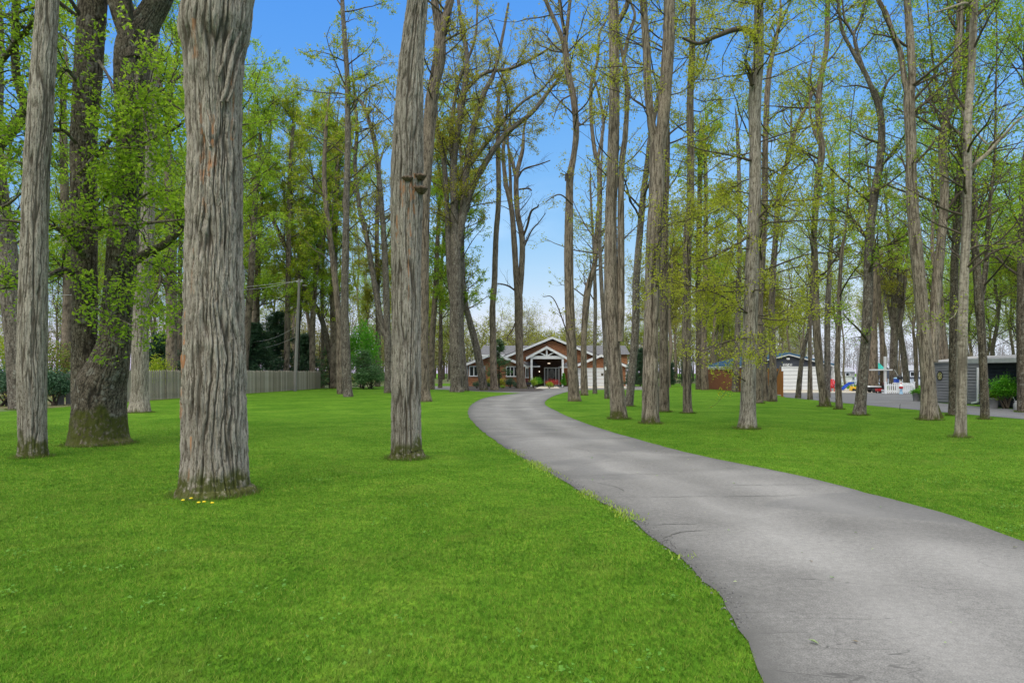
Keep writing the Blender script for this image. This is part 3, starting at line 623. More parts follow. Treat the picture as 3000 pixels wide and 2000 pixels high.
# --- big trunk nearest the camera
def ropes(T, root):
    d = 8.5
    for a, b, w in (((650, 300), (702, 95), 15), ((640, 225), (690, 60), 13), ((668, 300), (716, 130), 12), ((612, 400), (596, 240), 12), ((600, 330), (614, 430), 10)):
        rows = []
        for k in range(7):
            t = k / 6; x = a[0] + (b[0] - a[0]) * t; y = a[1] + (b[1] - a[1]) * t
            o = max(-.96, min(.96, (x - 630) / 80.)); dd = d - .335 * math.sqrt(1 - o * o) + .015
            rows.append([*at(x + 3 * math.sin(t * 7), y, dd), w / 2 / F * d * (1 - .5 * abs(t - .5))])
        stem(T, rows, 10, .04, amp=.006, ridge=.03, seed=4)
near('thick furrowed grey trunk nearest the camera, with orange bark wounds', [(629, 1445, 214), (628, 1428, 198), (628, 1400, 187), (628, 1200, 174), (628, 1000, 166), (628, 800, 158), (629, 600, 152), (630, 450, 147), (628, 313, 150), (628, 180, 164), (640, 0, 186)],
     more=[[(606, 60, 110), (585, -60, 90), (560, -200, 80)], [(675, 60, 110), (708, -60, 92), (740, -200, 80)]], H=19, bark='bark_furrow', leaf='lf_mix', m=(7, 5, 5), zb=8.5, ext=[9.5, 19, 18],
     flare=.13, amp=.032, ridge=.052, sides=320, dz=.02, moss=.65, fz=.85, lump=.022,
     stains=[(-.85, 1.0, 2.1, .03), (-.72, 1.7, 2.4, .02), (-.05, 3.9, 4.9, .03), (.28, 4.0, 4.8, .05), (.05, 3.5, 3.75, .015), (-.25, 5.4, 5.9, .035), (-.35, .3, .9, .02), (.88, 4.5, 5.4, .03), (-.4, 2.6, 3.2, .015)], extra=ropes)

# --- trunk with bracket fungi
fungM = noisy('bracket_fungus_skin', [(.35, (.045, .03, .018)), (.65, (.15, .105, .065))], 30, (1, 1, 3), bump=.4)
t5 = near('furrowed grey trunk with three bracket fungi, left of the driveway', [(1192, 1342, 103), (1191, 1326, 93), (1190, 1290, 86), (1190, 1000, 84), (1190, 760, 86), (1192, 536, 94), (1196, 400, 88), (1203, 223, 75), (1212, 110, 66), (1222, 0, 60), (1228, -120, 56)],
     H=21, bark='bark_furrow', leaf='lf_mix', m=(8, 6, 6), zb=10, flare=.12, amp=.024, ridge=.046, sides=250, dz=.025, moss=.55, fz=.9, lump=.025,
     stains=[(.5, 4.4, 5.1, .06), (.35, 3.7, 4.5, .035), (-.1, 4.5, 5., .05), (-.45, 3.9, 4.8, .02), (.3, 2.9, 3.7, .015)])
for fx, fy, w in ((1193, 522, 34), (1230, 516, 40), (1231, 553, 46)):
    d = 12.0; o = (fx - 1193) / 47.; c = at(fx, fy, d - .28 * math.sqrt(max(.1, 1 - o * o)) + .02); r = w / 2 / F * d
    b = PB(); b.lathe((0, 0, 0), [(r * .55, -r * .55), (r * .9, -r * .16), (r * 1.02, 0), (r * .8, r * .16), (r * .3, r * .3), (.004, r * .34)], 18)
    b.V = [(x + c[0], y * .9 + c[1], z + c[2] + .012 * math.sin(9 * x / r)) for x, y, z in b.V]; b.build('bracket_fungus', fungM, t5)

# --- left pair
near('leftmost pale shaggy trunk on the lawn, slightly leaning right', [(97, 1338, 76), (96, 1290, 72), (94, 1150, 74), (95, 1000, 74), (101, 700, 70), (108, 500, 67), (120, 313, 66), (132, 130, 60), (140, 0, 56), (146, -100, 52)],
     H=20, bark='bark_furrow', leaf='lf_fresh', m=(9, 6, 6), zb=8.6, flare=.1, amp=.018, ridge=.05, sides=180, dz=.028, moss=.6, fz=.8, lump=.035)
tree('massive dark twin-stemmed maple with a mossy flared base',
     [px_stem([(292, 1305, 174), (291, 1280, 160), (292, 1200, 146), (298, 1130, 138), (316, 1080, 116), (337, 1000, 86), (344, 900, 82), (358, 750, 84), (366, 620, 82), (380, 500, 78), (384, 350, 78), (386, 220, 92), (395, 130, 96), (432, 60, 74), (466, 0, 66), (505, -90, 58)], 14.4),
      px_stem([(280, 1280, 112), (264, 1190, 92), (252, 1110, 76), (248, 1000, 66), (250, 900, 66), (248, 750, 66), (247, 650, 68), (243, 500, 68), (252, 313, 72), (262, 134, 74), (270, 0, 76), (276, -110, 66)], 14.5, base=False),
      px_stem([(396, 180, 70), (378, 95, 66), (350, 0, 66), (330, -100, 58)], 14.3, base=False)],
     H=21, bark='bark_dark', leaf='lf_fresh', m=(12, 7, 7), per=9, size=.085, zb=8.0, flare=.14, amp=.016, ridge=.05, sides=150, dz=.035, moss=.9, fz=4.5, lump=.07, twig='twig_dark', limb_m=(13, 6),
     limbs=[([(250, 752, 26), (214, 705, 24), (187, 680, 18), (138, 658, 14), (58, 651, 10), (-30, 640, 6)], (14.0, 12.6)),
            ([(200, 690, 16), (223, 662, 16), (286, 671, 14), (340, 658, 12), (402, 656, 10), (473, 649, 8), (565, 640, 5)], (13.8, 12.8)),
            ([(395, 762, 28), (437, 738, 26), (478, 718, 22), (513, 690, 18), (560, 650, 10), (600, 600, 5)], (14.2, 13.3)),
            ([(402, 765, 9), (446, 772, 8), (491, 792, 7), (547, 810, 5), (580, 830, 3)], (14.0, 13.2)),
            ([(469, 785, 8), (470, 820, 7), (455, 862, 5), (430, 898, 3)], (13.6, 13.0)),
            ([(228, 512, 14), (270, 470, 13), (308, 430, 12), (345, 372, 9), (372, 310, 7), (395, 262, 4)], (13.8, 12.9)),
            ([(308, 435, 9), (350, 433, 7), (392, 430, 5), (460, 400, 3)], (13.3, 12.6)),
            ([(210, 800, 22), (180, 790, 16), (130, 812, 11), (60, 835, 8), (-20, 850, 5)], (14.2, 12.8)),
            ([(235, 900, 8), (280, 905, 7), (330, 925, 5), (390, 955, 3)], (13.6, 13.0)),
            ([(440, 160, 12), (470, 250, 10), (500, 300, 7), (545, 330, 4)], (14.0, 13.2)),
            ([(420, 420, 12), (470, 400, 10), (520, 372, 7), (560, 330, 4)], (14.2, 13.4)),
            ([(345, 560, 10), (390, 590, 8), (450, 560, 6), (520, 560, 4)], (13.6, 13.0)),
            ([(225, 420, 12), (180, 380, 10), (120, 395, 7), (60, 420, 4)], (13.9, 13.0)),
            ([(235, 250, 12), (190, 200, 10), (150, 230, 7), (90, 260, 4)], (13.9, 13.0)),
            ([(290, 180, 10), (320, 230, 8), (345, 300, 6), (360, 380, 4)], (13.4, 12.9)),
            ([(440, 90, 11), (400, 250, 9), (420, 330, 6), (440, 420, 3)], (13.3, 12.9)),
            ([(250, 620, 11), (300, 590, 9), (340, 530, 6), (420, 500, 4)], (13.4, 12.9))])
tree('grey trunk leaning left behind the leftmost pale trunk', [px_stem([(62, 1190, 62), (52, 1050, 58), (40, 930, 56), (28, 800, 56), (12, 680, 55), (-6, 560, 54), (-20, 420, 50), (-16, 200, 46)], 28)],
     H=19, bark='bark_grey', leaf='lf_fresh', m=(14, 7, 7), per=8, size=.10, zb=6, L=(3, 6), fz=4)
tree('dark-limbed maple at the left edge with low crooked boughs', [px_stem([(-150, 1290, 110), (-140, 1000, 90), (-130, 600, 80), (-125, 200, 70), (-130, -100, 60)], 15.5)],
     H=18, bark='bark_dark', leaf='lf_fresh', m=(8, 6, 6), per=6, size=.085, zb=9, twig='twig_dark', limb_m=(12, 6),
     limbs=[([(-130, 560, 46), (-60, 480, 42), (30, 385, 34), (74, 318, 30), (58, 255, 26), (45, 190, 22), (46, 0, 18), (50, -120, 12)], (15.0, 13.6)),
            ([(-120, 300, 26), (-30, 215, 22), (20, 160, 18), (60, 110, 15), (100, 62, 12), (140, -10, 8)], (14.6, 13.0)),
            ([(20, 160, 12), (45, 120, 11), (103, 74, 9), (147, 85, 7), (190, 112, 5), (214, 134, 3)], (13.8, 13.0)),
            ([(-120, 460, 16), (-40, 420, 13), (30, 470, 9), (90, 480, 5)], (14.4, 13.2)),
            ([(-120, 640, 16), (-40, 620, 12), (20, 600, 9), (70, 560, 4)], (14.0, 12.8)),
            ([(-100, 120, 18), (-30, 60, 14), (40, 40, 9), (110, 20, 5)], (14.4, 13.0))])
near('furrowed trunk standing just behind the dark twin-stemmed maple', [(409, 1208, 62), (409, 1160, 48), (410, 1100, 45), (413, 900, 44), (425, 750, 42), (430, 600, 42), (437, 400, 40), (445, 100, 36), (448, -80, 30)],
     H=22, bark='bark_furrow', leaf='lf_fresh', m=(16, 7, 7), per=8, size=.10, zb=7, L=(3, 6), amp=.016, ridge=.06, fz=1.3)

near('leafy trunk hidden close behind the biggest furrowed trunk', [(628, 1172, 44), (630, 1000, 38), (634, 800, 34), (640, 600, 28), (650, 400, 22)], H=21, bark='bark_grey', leaf='lf_fresh', m=(30, 8, 7), zb=7, per=7, size=.12, L=(3.2, 6.8), ang=(45, 85), up=.02, fz=3)
# --- centre left
near('tall brown-grey trunk with a fork hidden behind the fungus trunk', [(1243, 1176, 46), (1238, 1100, 38), (1237, 900, 38), (1240, 600, 38), (1252, 430, 38), (1266, 280, 36), (1286, 180, 36), (1290, 100, 34)],
     more=[[(1290, 110, 26), (1278, 40, 22), (1268, -60, 18)], [(1290, 110, 26), (1310, 40, 24), (1330, -50, 18)]], ext=[0, 25, 25], bark='bark_plain', leaf='lf_olive', m=(9, 6, 6), zb=13, per=5, size=.13, amp=.018, ridge=.08)
near('straight slim trunk, front one of the pair left of the fungus trunk', [(1020, 1162, 30), (1017, 1120, 26), (1013, 1000, 24), (1010, 900, 22), (1012, 750, 21), (1015, 600, 19), (1019, 400, 17), (1017, 223, 15), (1006, 60, 13), (1000, -40, 10)],
     H=27, bark='bark_grey', leaf='lf_mix', m=(22, 7, 7), zb=8, per=7, size=.13, L=(2.5, 5.5), fz=3)
near('furrowed trunk bending left, rear one of the pair left of the fungus trunk', [(998, 1154, 22), (996, 1050, 20), (994, 950, 19), (985, 850, 18), (970, 720, 16), (957, 620, 15), (950, 500, 13), (955, 380, 10)],
     H=24, bark='bark_plain', leaf='lf_mix', m=(20, 7, 7), zb=9, per=7, size=.14)
near('grey trunk forking low into two, close left of the fungus trunk', [(1138, 1151, 26), (1138, 1090, 23), (1137, 1020, 23), (1134, 950, 20), (1130, 800, 18), (1122, 660, 16), (1108, 500, 14), (1094, 400, 13), (1062, 305, 11), (1030, 280, 8)],
     more=[[(1136, 1000, 20), (1118, 950, 18), (1097, 830, 17), (1075, 700, 15), (1052, 600, 14), (1040, 480, 12), (1046, 380, 10), (1036, 250, 7)]], ext=[22, 24], bark='bark_grey', leaf='lf_olive', m=(20, 7, 6), zb=9, per=5, size=.13, L=(2.5, 6), fz=3)
near('spreading many-stemmed maple left of the driveway bend', [(1338, 1147, 44), (1337, 1110, 36), (1334, 970, 34), (1335, 800, 31), (1334, 720, 30), (1331, 600, 24), (1330, 470, 21), (1352, 320, 18), (1368, 180, 15), (1350, 60, 11), (1340, -20, 8)], d=54,
     more=[[(1326, 880, 20), (1316, 780, 18), (1310, 620, 16), (1300, 470, 15), (1282, 390, 13), (1278, 270, 11), (1300, 150, 9), (1290, 0, 6)],
           [(1340, 730, 22), (1358, 600, 21), (1370, 470, 19), (1388, 370, 17), (1420, 270, 15), (1445, 220, 12), (1470, 120, 9), (1490, 10, 6)],
           [(1342, 700, 20), (1380, 560, 18), (1430, 465, 17), (1482, 393, 15), (1558, 330, 13), (1612, 262, 10), (1648, 214, 7), (1660, 160, 4)],
           [(1370, 490, 15), (1420, 425, 13), (1470, 360, 10), (1530, 300, 8), (1590, 260, 6), (1640, 190, 4)],
           [(1340, 330, 14), (1362, 270, 12), (1420, 215, 11), (1500, 200, 9), (1580, 160, 7), (1640, 120, 4)],
           [(1330, 520, 14), (1322, 400, 12), (1340, 250, 10), (1390, 120, 8), (1400, -10, 5)]],
     ext=[0] * 7, bark='bark_grey', leaf='lf_olive', m=(14, 8, 7), zb=12, per=5, size=.15, L=(2.5, 5), L2=(.8, 2.2), fz=3, spread=.1)
near('trunk leaning left against the many-stemmed maple', [(1418, 1142, 25), (1402, 1046, 22), (1378, 948, 19), (1360, 868, 17), (1353, 734, 15), (1350, 600, 13), (1352, 480, 10), (1340, 380, 8)], H=22, bark='bark_grey', leaf='lf_mix', m=(22, 7, 7), zb=7, per=7, size=.15, fz=3)
near('thin dark trunk close behind the many-stemmed maple', [(1364, 1143, 22), (1352, 1000, 18), (1351, 850, 16), (1353, 734, 14), (1356, 600, 12)], d=57, H=18, bark='bark_grey', leaf='lf_fresh', m=(24, 7, 7), zb=6, per=8, size=.15, fz=3)
near('straight brown trunk rising before the left wing of the house', [(1449, 1142, 26), (1446, 1100, 21), (1444, 1002, 19), (1443, 900, 18), (1449, 823, 17), (1453, 690, 16), (1461, 580, 15), (1459, 424, 14), (1460, 300, 10), (1470, 230, 7)], H=27, bark='bark_plain', leaf='lf_olive', m=(12, 6, 5), zb=20, per=4, size=.16, amp=.015, ridge=.08)
near('trunk with two bare upright stems in the mulch bed', [(1529, 1136, 30), (1524, 1090, 24), (1520, 960, 23), (1519, 870, 24), (1512, 800, 18), (1507, 720, 17), (1500, 620, 15), (1483, 540, 13), (1474, 450, 11), (1480, 380, 8), (1466, 300, 5)],
     more=[[(1522, 860, 19), (1528, 790, 17), (1530, 700, 17), (1516, 620, 16), (1513, 520, 14), (1531, 440, 11), (1535, 380, 7), (1548, 330, 4)], [(1514, 530, 12), (1500, 470, 10), (1488, 420, 7), (1494, 350, 5)], [(1497, 600, 10), (1495, 520, 9), (1490, 440, 7), (1478, 340, 4)]],
     ext=[0] * 4, d=66, bark='bark_plain', leaf='lf_olive', m=(7, 5, 4), zb=13, L=(1.5, 4), bare=True, amp=.014, ridge=.08, limb_m=(5, 3), limb_L=(1, 2.2),
     limbs=[([(1530, 700, 7), (1545, 660, 7), (1556, 620, 6), (1575, 606, 4), (1577, 600, 3)], (66, 64)), ([(1533, 730, 5), (1556, 678, 4), (1580, 650, 3), (1598, 625, 2)], (66, 65)),
            ([(1508, 850, 6), (1490, 838, 5), (1470, 832, 4), (1457, 830, 3)], (66, 65)), ([(1518, 520, 6), (1536, 495, 5), (1580, 482, 4), (1612, 470, 3)], (66, 65)), ([(1521, 555, 6), (1548, 552, 5), (1557, 558, 4)], (66, 65)),
            ([(1512, 940, 5), (1500, 968, 4), (1488, 985, 3), (1486, 1000, 2)], (66, 65))])
# --- centre right
near('sinuous trunk beside the drive, right before the portico', [(1683, 1175, 40), (1680, 1130, 33), (1673, 1000, 29), (1668, 860, 28), (1666, 700, 26), (1668, 600, 23), (1670, 520, 22), (1681, 455, 18), (1688, 390, 18), (1682, 300, 19), (1664, 210, 20), (1656, 130, 15)],
     more=[[(1660, 170, 16), (1646, 110, 14), (1625, 62, 13), (1596, -5, 11), (1580, -60, 9)], [(1656, 130, 13), (1664, 60, 11), (1672, -10, 9)], [(1655, 100, 12), (1644, 40, 10), (1634, -20, 8)]],
     ext=[0, 25, 25, 24], bark='bark_plain', leaf='lf_olive', m=(8, 5, 5), zb=14, per=5, size=.12, amp=.016, ridge=.07, limb_m=(5, 3), bare=False,
     limbs=[([(1661, 530, 12), (1660, 516, 10), (1660, 508, 8)], (35.7, 35.6)), ([(1672, 1005, 4), (1625, 880, 3), (1590, 868, 2)], (35, 34)), ([(1678, 600, 5), (1640, 570, 4), (1600, 590, 2)], (35, 34)), ([(1680, 340, 5), (1720, 300, 4), (1745, 240, 2)], (35, 34)), ([(1670, 280, 5), (1640, 300, 4), (1620, 350, 2)], (35, 34))])
near('dark trunk curving right with two forked stems before the garage wing', [(1712, 1158, 22), (1710, 1000, 17), (1718, 880, 21), (1728, 823, 18), (1742, 775, 15), (1748, 690, 14), (1756, 600, 14), (1755, 490, 14), (1743, 446, 12), (1733, 357, 11), (1732, 250, 10), (1750, 178, 9), (1756, 100, 7), (1776, 60, 5)],
     more=[[(1750, 470, 10), (1762, 410, 9), (1768, 355, 8), (1757, 290, 8), (1742, 240, 6), (1700, 180, 3)]], ext=[23, 0], bark='bark_plain', leaf='lf_yellow', m=(16, 6, 5), zb=6, per=4, size=.13, L=(1.5, 4))
near('slender straight trunk centred before the white garage door', [(1743, 1153, 14), (1742, 1050, 11), (1744, 900, 11), (1742, 800, 10), (1738, 700, 8), (1730, 560, 6)], H=17, bark='bark_grey', leaf='lf_yellow', m=(14, 5, 5), zb=5, per=4, size=.13, L=(1.2, 3), fz=3)
near('ridged trunk with two upright stems right of the garage door', [(1814, 1227, 52), (1809, 1170, 46), (1803, 1100, 43), (1796, 1000, 41), (1790, 870, 39), (1789, 700, 36), (1790, 600, 33), (1795, 500, 34), (1800, 300, 30), (1799, 130, 31), (1797, 0, 28), (1796, -60, 26)],
     more=[[(1812, 1000, 30), (1818, 900, 24), (1819, 700, 20), (1819, 600, 18), (1821, 490, 17), (1833, 380, 15), (1837, 268, 13), (1827, 178, 12), (1816, 120, 8), (1800, 60, 5)], [(1828, 170, 11), (1845, 95, 11), (1860, 45, 8), (1845, 0, 7), (1838, -40, 6)], [(1806, 70, 18), (1826, 40, 16), (1842, 0, 14), (1850, -40, 12)]],
     ext=[22, 0, 20, 20], bark='bark_ridged', leaf='lf_yellow', m=(11, 5, 5), zb=5, per=7, size=.085, rcap=.022, L=(1.2, 3.2), amp=.016, ridge=.055, moss=.4)
near('thin grey trunk partly hidden behind the ridged two-stem trunk', [(1778, 1168, 15), (1772, 1000, 13), (1763, 850, 12), (1757, 700, 11), (1760, 600, 9)], H=20, bark='bark_grey', leaf='lf_yellow', m=(12, 5, 5), zb=8, per=4, size=.13, fz=3)
near('smooth grey trunk leaning right, second from the ridged two-stem trunk', [(1842, 1190, 27), (1850, 1110, 23), (1862, 957, 22), (1864, 823, 21), (1878, 645, 19), (1886, 560, 18), (1897, 480, 17), (1906, 400, 15), (1925, 300, 13), (1950, 200, 11)], H=22, bark='bark_grey', leaf='lf_yellow', m=(12, 5, 5), zb=8, per=4, size=.12, fz=4)
near('broad ridged trunk forking at mid height among yellow leaf tufts', [(1906, 1240, 54), (1906, 1190, 48), (1907, 1000, 43), (1910, 870, 42), (1916, 700, 45), (1923, 600, 46), (1926, 450, 45), (1930, 400, 40)],
     more=[[(1924, 440, 28), (1909, 370, 24), (1899, 268, 23), (1893, 134, 21), (1884, 0, 20), (1878, -80, 18)], [(1930, 440, 36), (1941, 370, 36), (1949, 268, 35), (1958, 134, 34), (1961, 0, 32), (1962, -80, 28)]],
     ext=[0, 20, 22], bark='bark_ridged', leaf='lf_yellow', m=(24, 7, 7), zb=3.5, per=9, size=.065, rcap=.022, ang=(55, 95), L=(1.0, 2.6), L2=(.5, 1.4), amp=.018, ridge=.06, moss=.4)
near('darker trunk right behind the broad ridged forking trunk', [(1945, 1206, 34), (1946, 1100, 28), (1945, 1000, 26), (1945, 800, 25), (1948, 600, 22), (1953, 420, 20)], H=20, bark='bark_plain', leaf='lf_mix', m=(12, 6, 6), zb=8, per=5, size=.11)
# --- right
near('brown trunk between the broad forking trunk and the wood fence', [(2015, 1210, 30), (2013, 1150, 25), (2012, 900, 25), (2014, 700, 24), (2022, 600, 22), (2024, 450, 21), (2022, 300, 20), (2028, 134, 18), (2030, 0, 17), (2032, -60, 15)],
     H=22, bark='bark_plain', leaf='lf_yellow', m=(30, 7, 7), zb=4, per=9, size=.085, rcap=.025, ang=(50, 90), L=(1.5, 3.4), L2=(.6, 1.6), amp=.014)
near('dark trunk of the close pair at the left end of the wood fence', [(2049, 1141, 22), (2048, 1000, 19), (2046, 800, 17), (2050, 600, 15), (2052, 400, 12)], H=26, bark='bark_dark', leaf='lf_mix', m=(22, 7, 7), zb=7, per=7, size=.16, fz=3)
near('brown trunk of the close pair touching the wood fence', [(2066, 1142, 22), (2062, 1000, 17), (2066, 800, 15), (2068, 600, 13), (2066, 450, 10)], H=25, bark='bark_plain', leaf='lf_fresh', m=(22, 7, 7), zb=7, per=7, size=.16)
near('grey trunk standing in front of the red-brown wood fence', [(2155, 1148, 23), (2158, 1050, 18), (2163, 900, 16), (2166, 700, 14), (2166, 560, 12), (2160, 380, 9)], H=24, bark='bark_grey', leaf='lf_mix', m=(24, 7, 7), zb=6, per=7, size=.15, fz=3)
near('scaly grey oak trunk with low level branches and yellow buds', [(2189, 1256, 58), (2191, 1210, 47), (2193, 1100, 42), (2200, 900, 40), (2205, 700, 36), (2211, 600, 35), (2212, 450, 33), (2211, 350, 35), (2212, 270, 36), (2219, 200, 32), (2223, 134, 28), (2223, 0, 27), (2224, -60, 26)],
     H=17, bark='bark_furrow', leaf='lf_yellow', m=(54, 8, 7), per=11, size=.062, zb=2.6, L=(1.6, 3.4), ang=(70, 100), up=.03, L2=(.4, 1.2), L3=(.15, .45), amp=.008, ridge=.035, fz=2.5, rcap=.022, limb_m=(8, 4), limb_L=(.5, 1.3),
     limbs=[([(2216, 122, 20), (2205, 98, 19), (2179, 85, 17), (2147, 88, 15), (2095, 108, 13), (2045, 128, 10), (2000, 112, 7)], (18.2, 17.4)), ([(2204, 250, 16), (2196, 205, 13), (2184, 188, 9)], (18.1, 18.0)),
            ([(2195, 690, 8), (2150, 720, 7), (2080, 755, 5), (2040, 765, 3)], (18.2, 17.4)), ([(2195, 920, 6), (2120, 870, 5), (2060, 850, 4), (2000, 870, 2)], (18.2, 17.2)), ([(2190, 1120, 5), (2150, 1095, 4), (2120, 1085, 3), (2095, 1080, 2)], (18.2, 17.6)),
            ([(2220, 640, 7), (2270, 600, 5), (2340, 620, 3)], (18.2, 17.4)), ([(2190, 990, 6), (2130, 1000, 5), (2050, 1030, 3)], (18.1, 17.2)), ([(2200, 470, 8), (2140, 455, 6), (2060, 440, 4), (2000, 420, 2)], (18.2, 17.4))])
near('brown trunk hidden half behind the scaly oak', [(2222, 1181, 27), (2224, 1080, 20), (2226, 900, 19), (2236, 700, 19), (2241, 580, 18), (2242, 440, 17), (2250, 245, 15), (2268, 134, 12), (2285, 60, 9)], H=22, bark='bark_plain', leaf='lf_mix', m=(20, 6, 6), zb=6, per=6, size=.12)
near('slim trunk bending in front of the wood fence panel', [(2241, 1174, 22), (2241, 1080, 14), (2238, 980, 13), (2226, 900, 13), (2222, 800, 11), (2226, 690, 8)], H=14, bark='bark_plain', leaf='lf_yellow', m=(14, 6, 5), zb=5, per=5, size=.12)
near('curving trunk with a side shoot before the right end of the wood fence', [(2263, 1176, 27), (2264, 1110, 22), (2264, 1057, 20), (2262, 990, 19), (2260, 923, 18), (2267, 767, 17), (2272, 700, 16), (2279, 600, 15), (2292, 520, 14), (2308, 470, 13), (2331, 380, 12), (2366, 303, 11), (2386, 260, 9), (2398, 235, 7)],
     more=[[(2372, 290, 8), (2370, 223, 7), (2384, 165, 5), (2388, 120, 3)], [(2318, 440, 7), (2318, 360, 6), (2321, 300, 4)], [(2270, 1110, 7), (2281, 1085, 5), (2287, 1070, 4)]], ext=[19, 0, 0, 0], bark='bark_plain', leaf='lf_mix', m=(16, 6, 5), zb=9, per=5, size=.12)
near('thin dark trunk leaning right across the white garage door', [(2338, 1166, 17), (2346, 1080, 13), (2357, 1012, 12), (2370, 963, 11), (2375, 878, 9), (2390, 760, 7)], H=15, bark='bark_dark', leaf='lf_yellow', m=(16, 6, 5), zb=5, per=5, size=.12, fz=4)
near('thin upright trunk across the middle of the white garage door', [(2373, 1170, 16), (2373, 1080, 12), (2373, 968, 11), (2376, 860, 9), (2380, 740, 7)], H=15, bark='bark_plain', leaf='lf_yellow', m=(16, 6, 5), zb=5, per=5, size=.12)
near('thick-based trunk leaning left at the right edge of the garage', [(2418, 1191, 34), (2413, 1150, 27), (2402, 1080, 23), (2393, 968, 22), (2388, 834, 20), (2387, 745, 18), (2385, 670, 18), (2399, 513, 19), (2408, 446, 18), (2401, 380, 17), (2397, 312, 17), (2407, 223, 15), (2422, 134, 14), (2424, 45, 13), (2426, -30, 12)],
     more=[[(2405, 430, 9), (2384, 380, 8), (2372, 320, 6), (2376, 250, 4)]], ext=[22, 0], bark='bark_plain', leaf='lf_mix', m=(16, 7, 6), zb=5, per=6, size=.11, L=(1.5, 4.2), amp=.014, moss=.5)
near('straight grey trunk rising behind the thick-based leaning trunk', [(2423, 1164, 19), (2424, 1080, 17), (2424, 945, 16), (2430, 800, 14), (2436, 680, 12), (2440, 540, 9)], H=19, bark='bark_grey', leaf='lf_fresh', m=(18, 7, 6), zb=6, per=6, size=.12, fz=3)
near('slim trunk with long thin branches left of the play yard', [(2459, 1199, 20), (2455, 1110, 17), (2453, 1057, 16), (2457, 945, 14), (2460, 834, 12), (2466, 745, 10), (2480, 640, 7)], H=14, bark='bark_plain', leaf='lf_mix', m=(16, 6, 5), zb=4, per=6, size=.09, L=(1.5, 4))
near('dark grey trunk leaning right in front of the teal-roofed play tower', [(2517, 1216, 40), (2521, 1180, 33), (2526, 1120, 29), (2531, 1057, 27), (2538, 968, 26), (2542, 879, 26), (2544, 790, 25), (2547, 700, 23), (2552, 640, 24), (2562, 570, 24), (2577, 480, 21), (2583, 380, 20), (2575, 312, 19), (2558, 265, 18)],
     more=[[(2560, 275, 15), (2546, 240, 13), (2532, 210, 13), (2513, 178, 12), (2491, 138, 10), (2466, 85, 9), (2456, 0, 8), (2452, -40, 7)], [(2530, 205, 10), (2512, 150, 10), (2502, 105, 8), (2520, 60, 8), (2536, 0, 7), (2540, -40, 6)], [(2504, 110, 7), (2486, 80, 7), (2473, 50, 6), (2466, -20, 5)], [(2580, 300, 9), (2600, 240, 7), (2640, 200, 4)]],
     ext=[0, 15, 15, 0, 0], bark='bark_grey', leaf='lf_fresh', m=(20, 8, 6), zb=4.5, per=7, size=.08, L=(1.4, 3.6), L2=(.5, 1.5), fz=4, moss=.3, limb_m=(9, 5),
     limbs=[([(2545, 590, 9), (2510, 560, 7), (2460, 520, 5), (2420, 480, 3)], (24, 23.4)), ([(2560, 560, 8), (2600, 540, 6), (2650, 500, 3)], (24, 23.4)), ([(2543, 1000, 8), (2520, 970, 7), (2490, 940, 4), (2470, 920, 2)], (24, 23.4))])
near('pale furrowed trunk splitting low into two tall stems beside the shed', [(2722, 1230, 52), (2722, 1190, 44), (2718, 1102, 38), (2706, 968, 34), (2696, 856, 34), (2686, 745, 33), (2678, 660, 31), (2670, 536, 29), (2668, 402, 28), (2664, 312, 30), (2664, 270, 28)],
     more=[[(2730, 1060, 34), (2737, 968, 28), (2743, 856, 27), (2751, 767, 26), (2758, 700, 24), (2763, 640, 24), (2767, 558, 24), (2762, 446, 23), (2766, 380, 22), (2786, 295, 22), (2799, 223, 22), (2807, 134, 20), (2812, 40, 18), (2814, -30, 16)], [(2662, 290, 18), (2650, 235, 16), (2638, 156, 15), (2616, 103, 14), (2598, 45, 13), (2573, 0, 12), (2556, -40, 11)], [(2668, 290, 22), (2672, 223, 21), (2666, 112, 21), (2658, 0, 19), (2655, -40, 18)]],
     ext=[0, 17, 16, 17], bark='bark_ridged', leaf='lf_mix', m=(13, 6, 5), zb=6, per=5, size=.085, L=(1.2, 3), amp=.016, ridge=.055, moss=.3)
near('dark ivy-scarred trunk between the forked trunk and the pale smooth trunk', [(2793, 1217, 28), (2794, 1150, 25), (2794, 968, 23), (2796, 800, 21), (2801, 700, 21), (2810, 536, 19), (2824, 380, 18), (2826, 268, 16), (2834, 134, 13), (2838, 0, 11)],
     more=[[(2806, 640, 12), (2822, 480, 11), (2826, 300, 10), (2822, 150, 8), (2826, 0, 6)]], ext=[17, 15], bark='bark_dark', leaf='lf_fresh', m=(18, 7, 6), zb=5, per=6, size=.085, fz=4)
near('smooth pale grey trunk standing forward of the shed', [(2813, 1281, 36), (2815, 1250, 31), (2817, 1146, 28), (2820, 968, 27), (2824, 834, 25), (2829, 700, 24), (2833, 600, 24), (2834, 490, 24), (2835, 357, 22), (2845, 223, 20), (2850, 112, 20), (2855, 0, 19), (2858, -60, 18)],
     H=13, bark='bark_smooth', leaf='lf_mix', m=(22, 6, 5), zb=3.5, per=4, size=.06, L=(1.2, 2.6), L2=(.5, 1.2), amp=.004, ridge=.06, fz=.6, rcap=.03, twig='twig', limb_m=(8, 4), limb_L=(.5, 1.2),
     limbs=[([(2842, 505, 14), (2857, 482, 14), (2893, 450, 12), (2920, 420, 10), (2950, 388, 8), (2985, 352, 6), (3040, 320, 4)], (16, 15.2)), ([(2850, 30, 12), (2830, 12, 11), (2812, 14, 8), (2755, 32, 4), (2690, 50, 2)], (16, 15.4)),
            ([(2812, 890, 4), (2795, 925, 3), (2780, 936, 2)], (16, 15.8)), ([(2842, 360, 7), (2870, 400, 6), (2905, 420, 4), (2960, 330, 2)], (16, 15.6))])
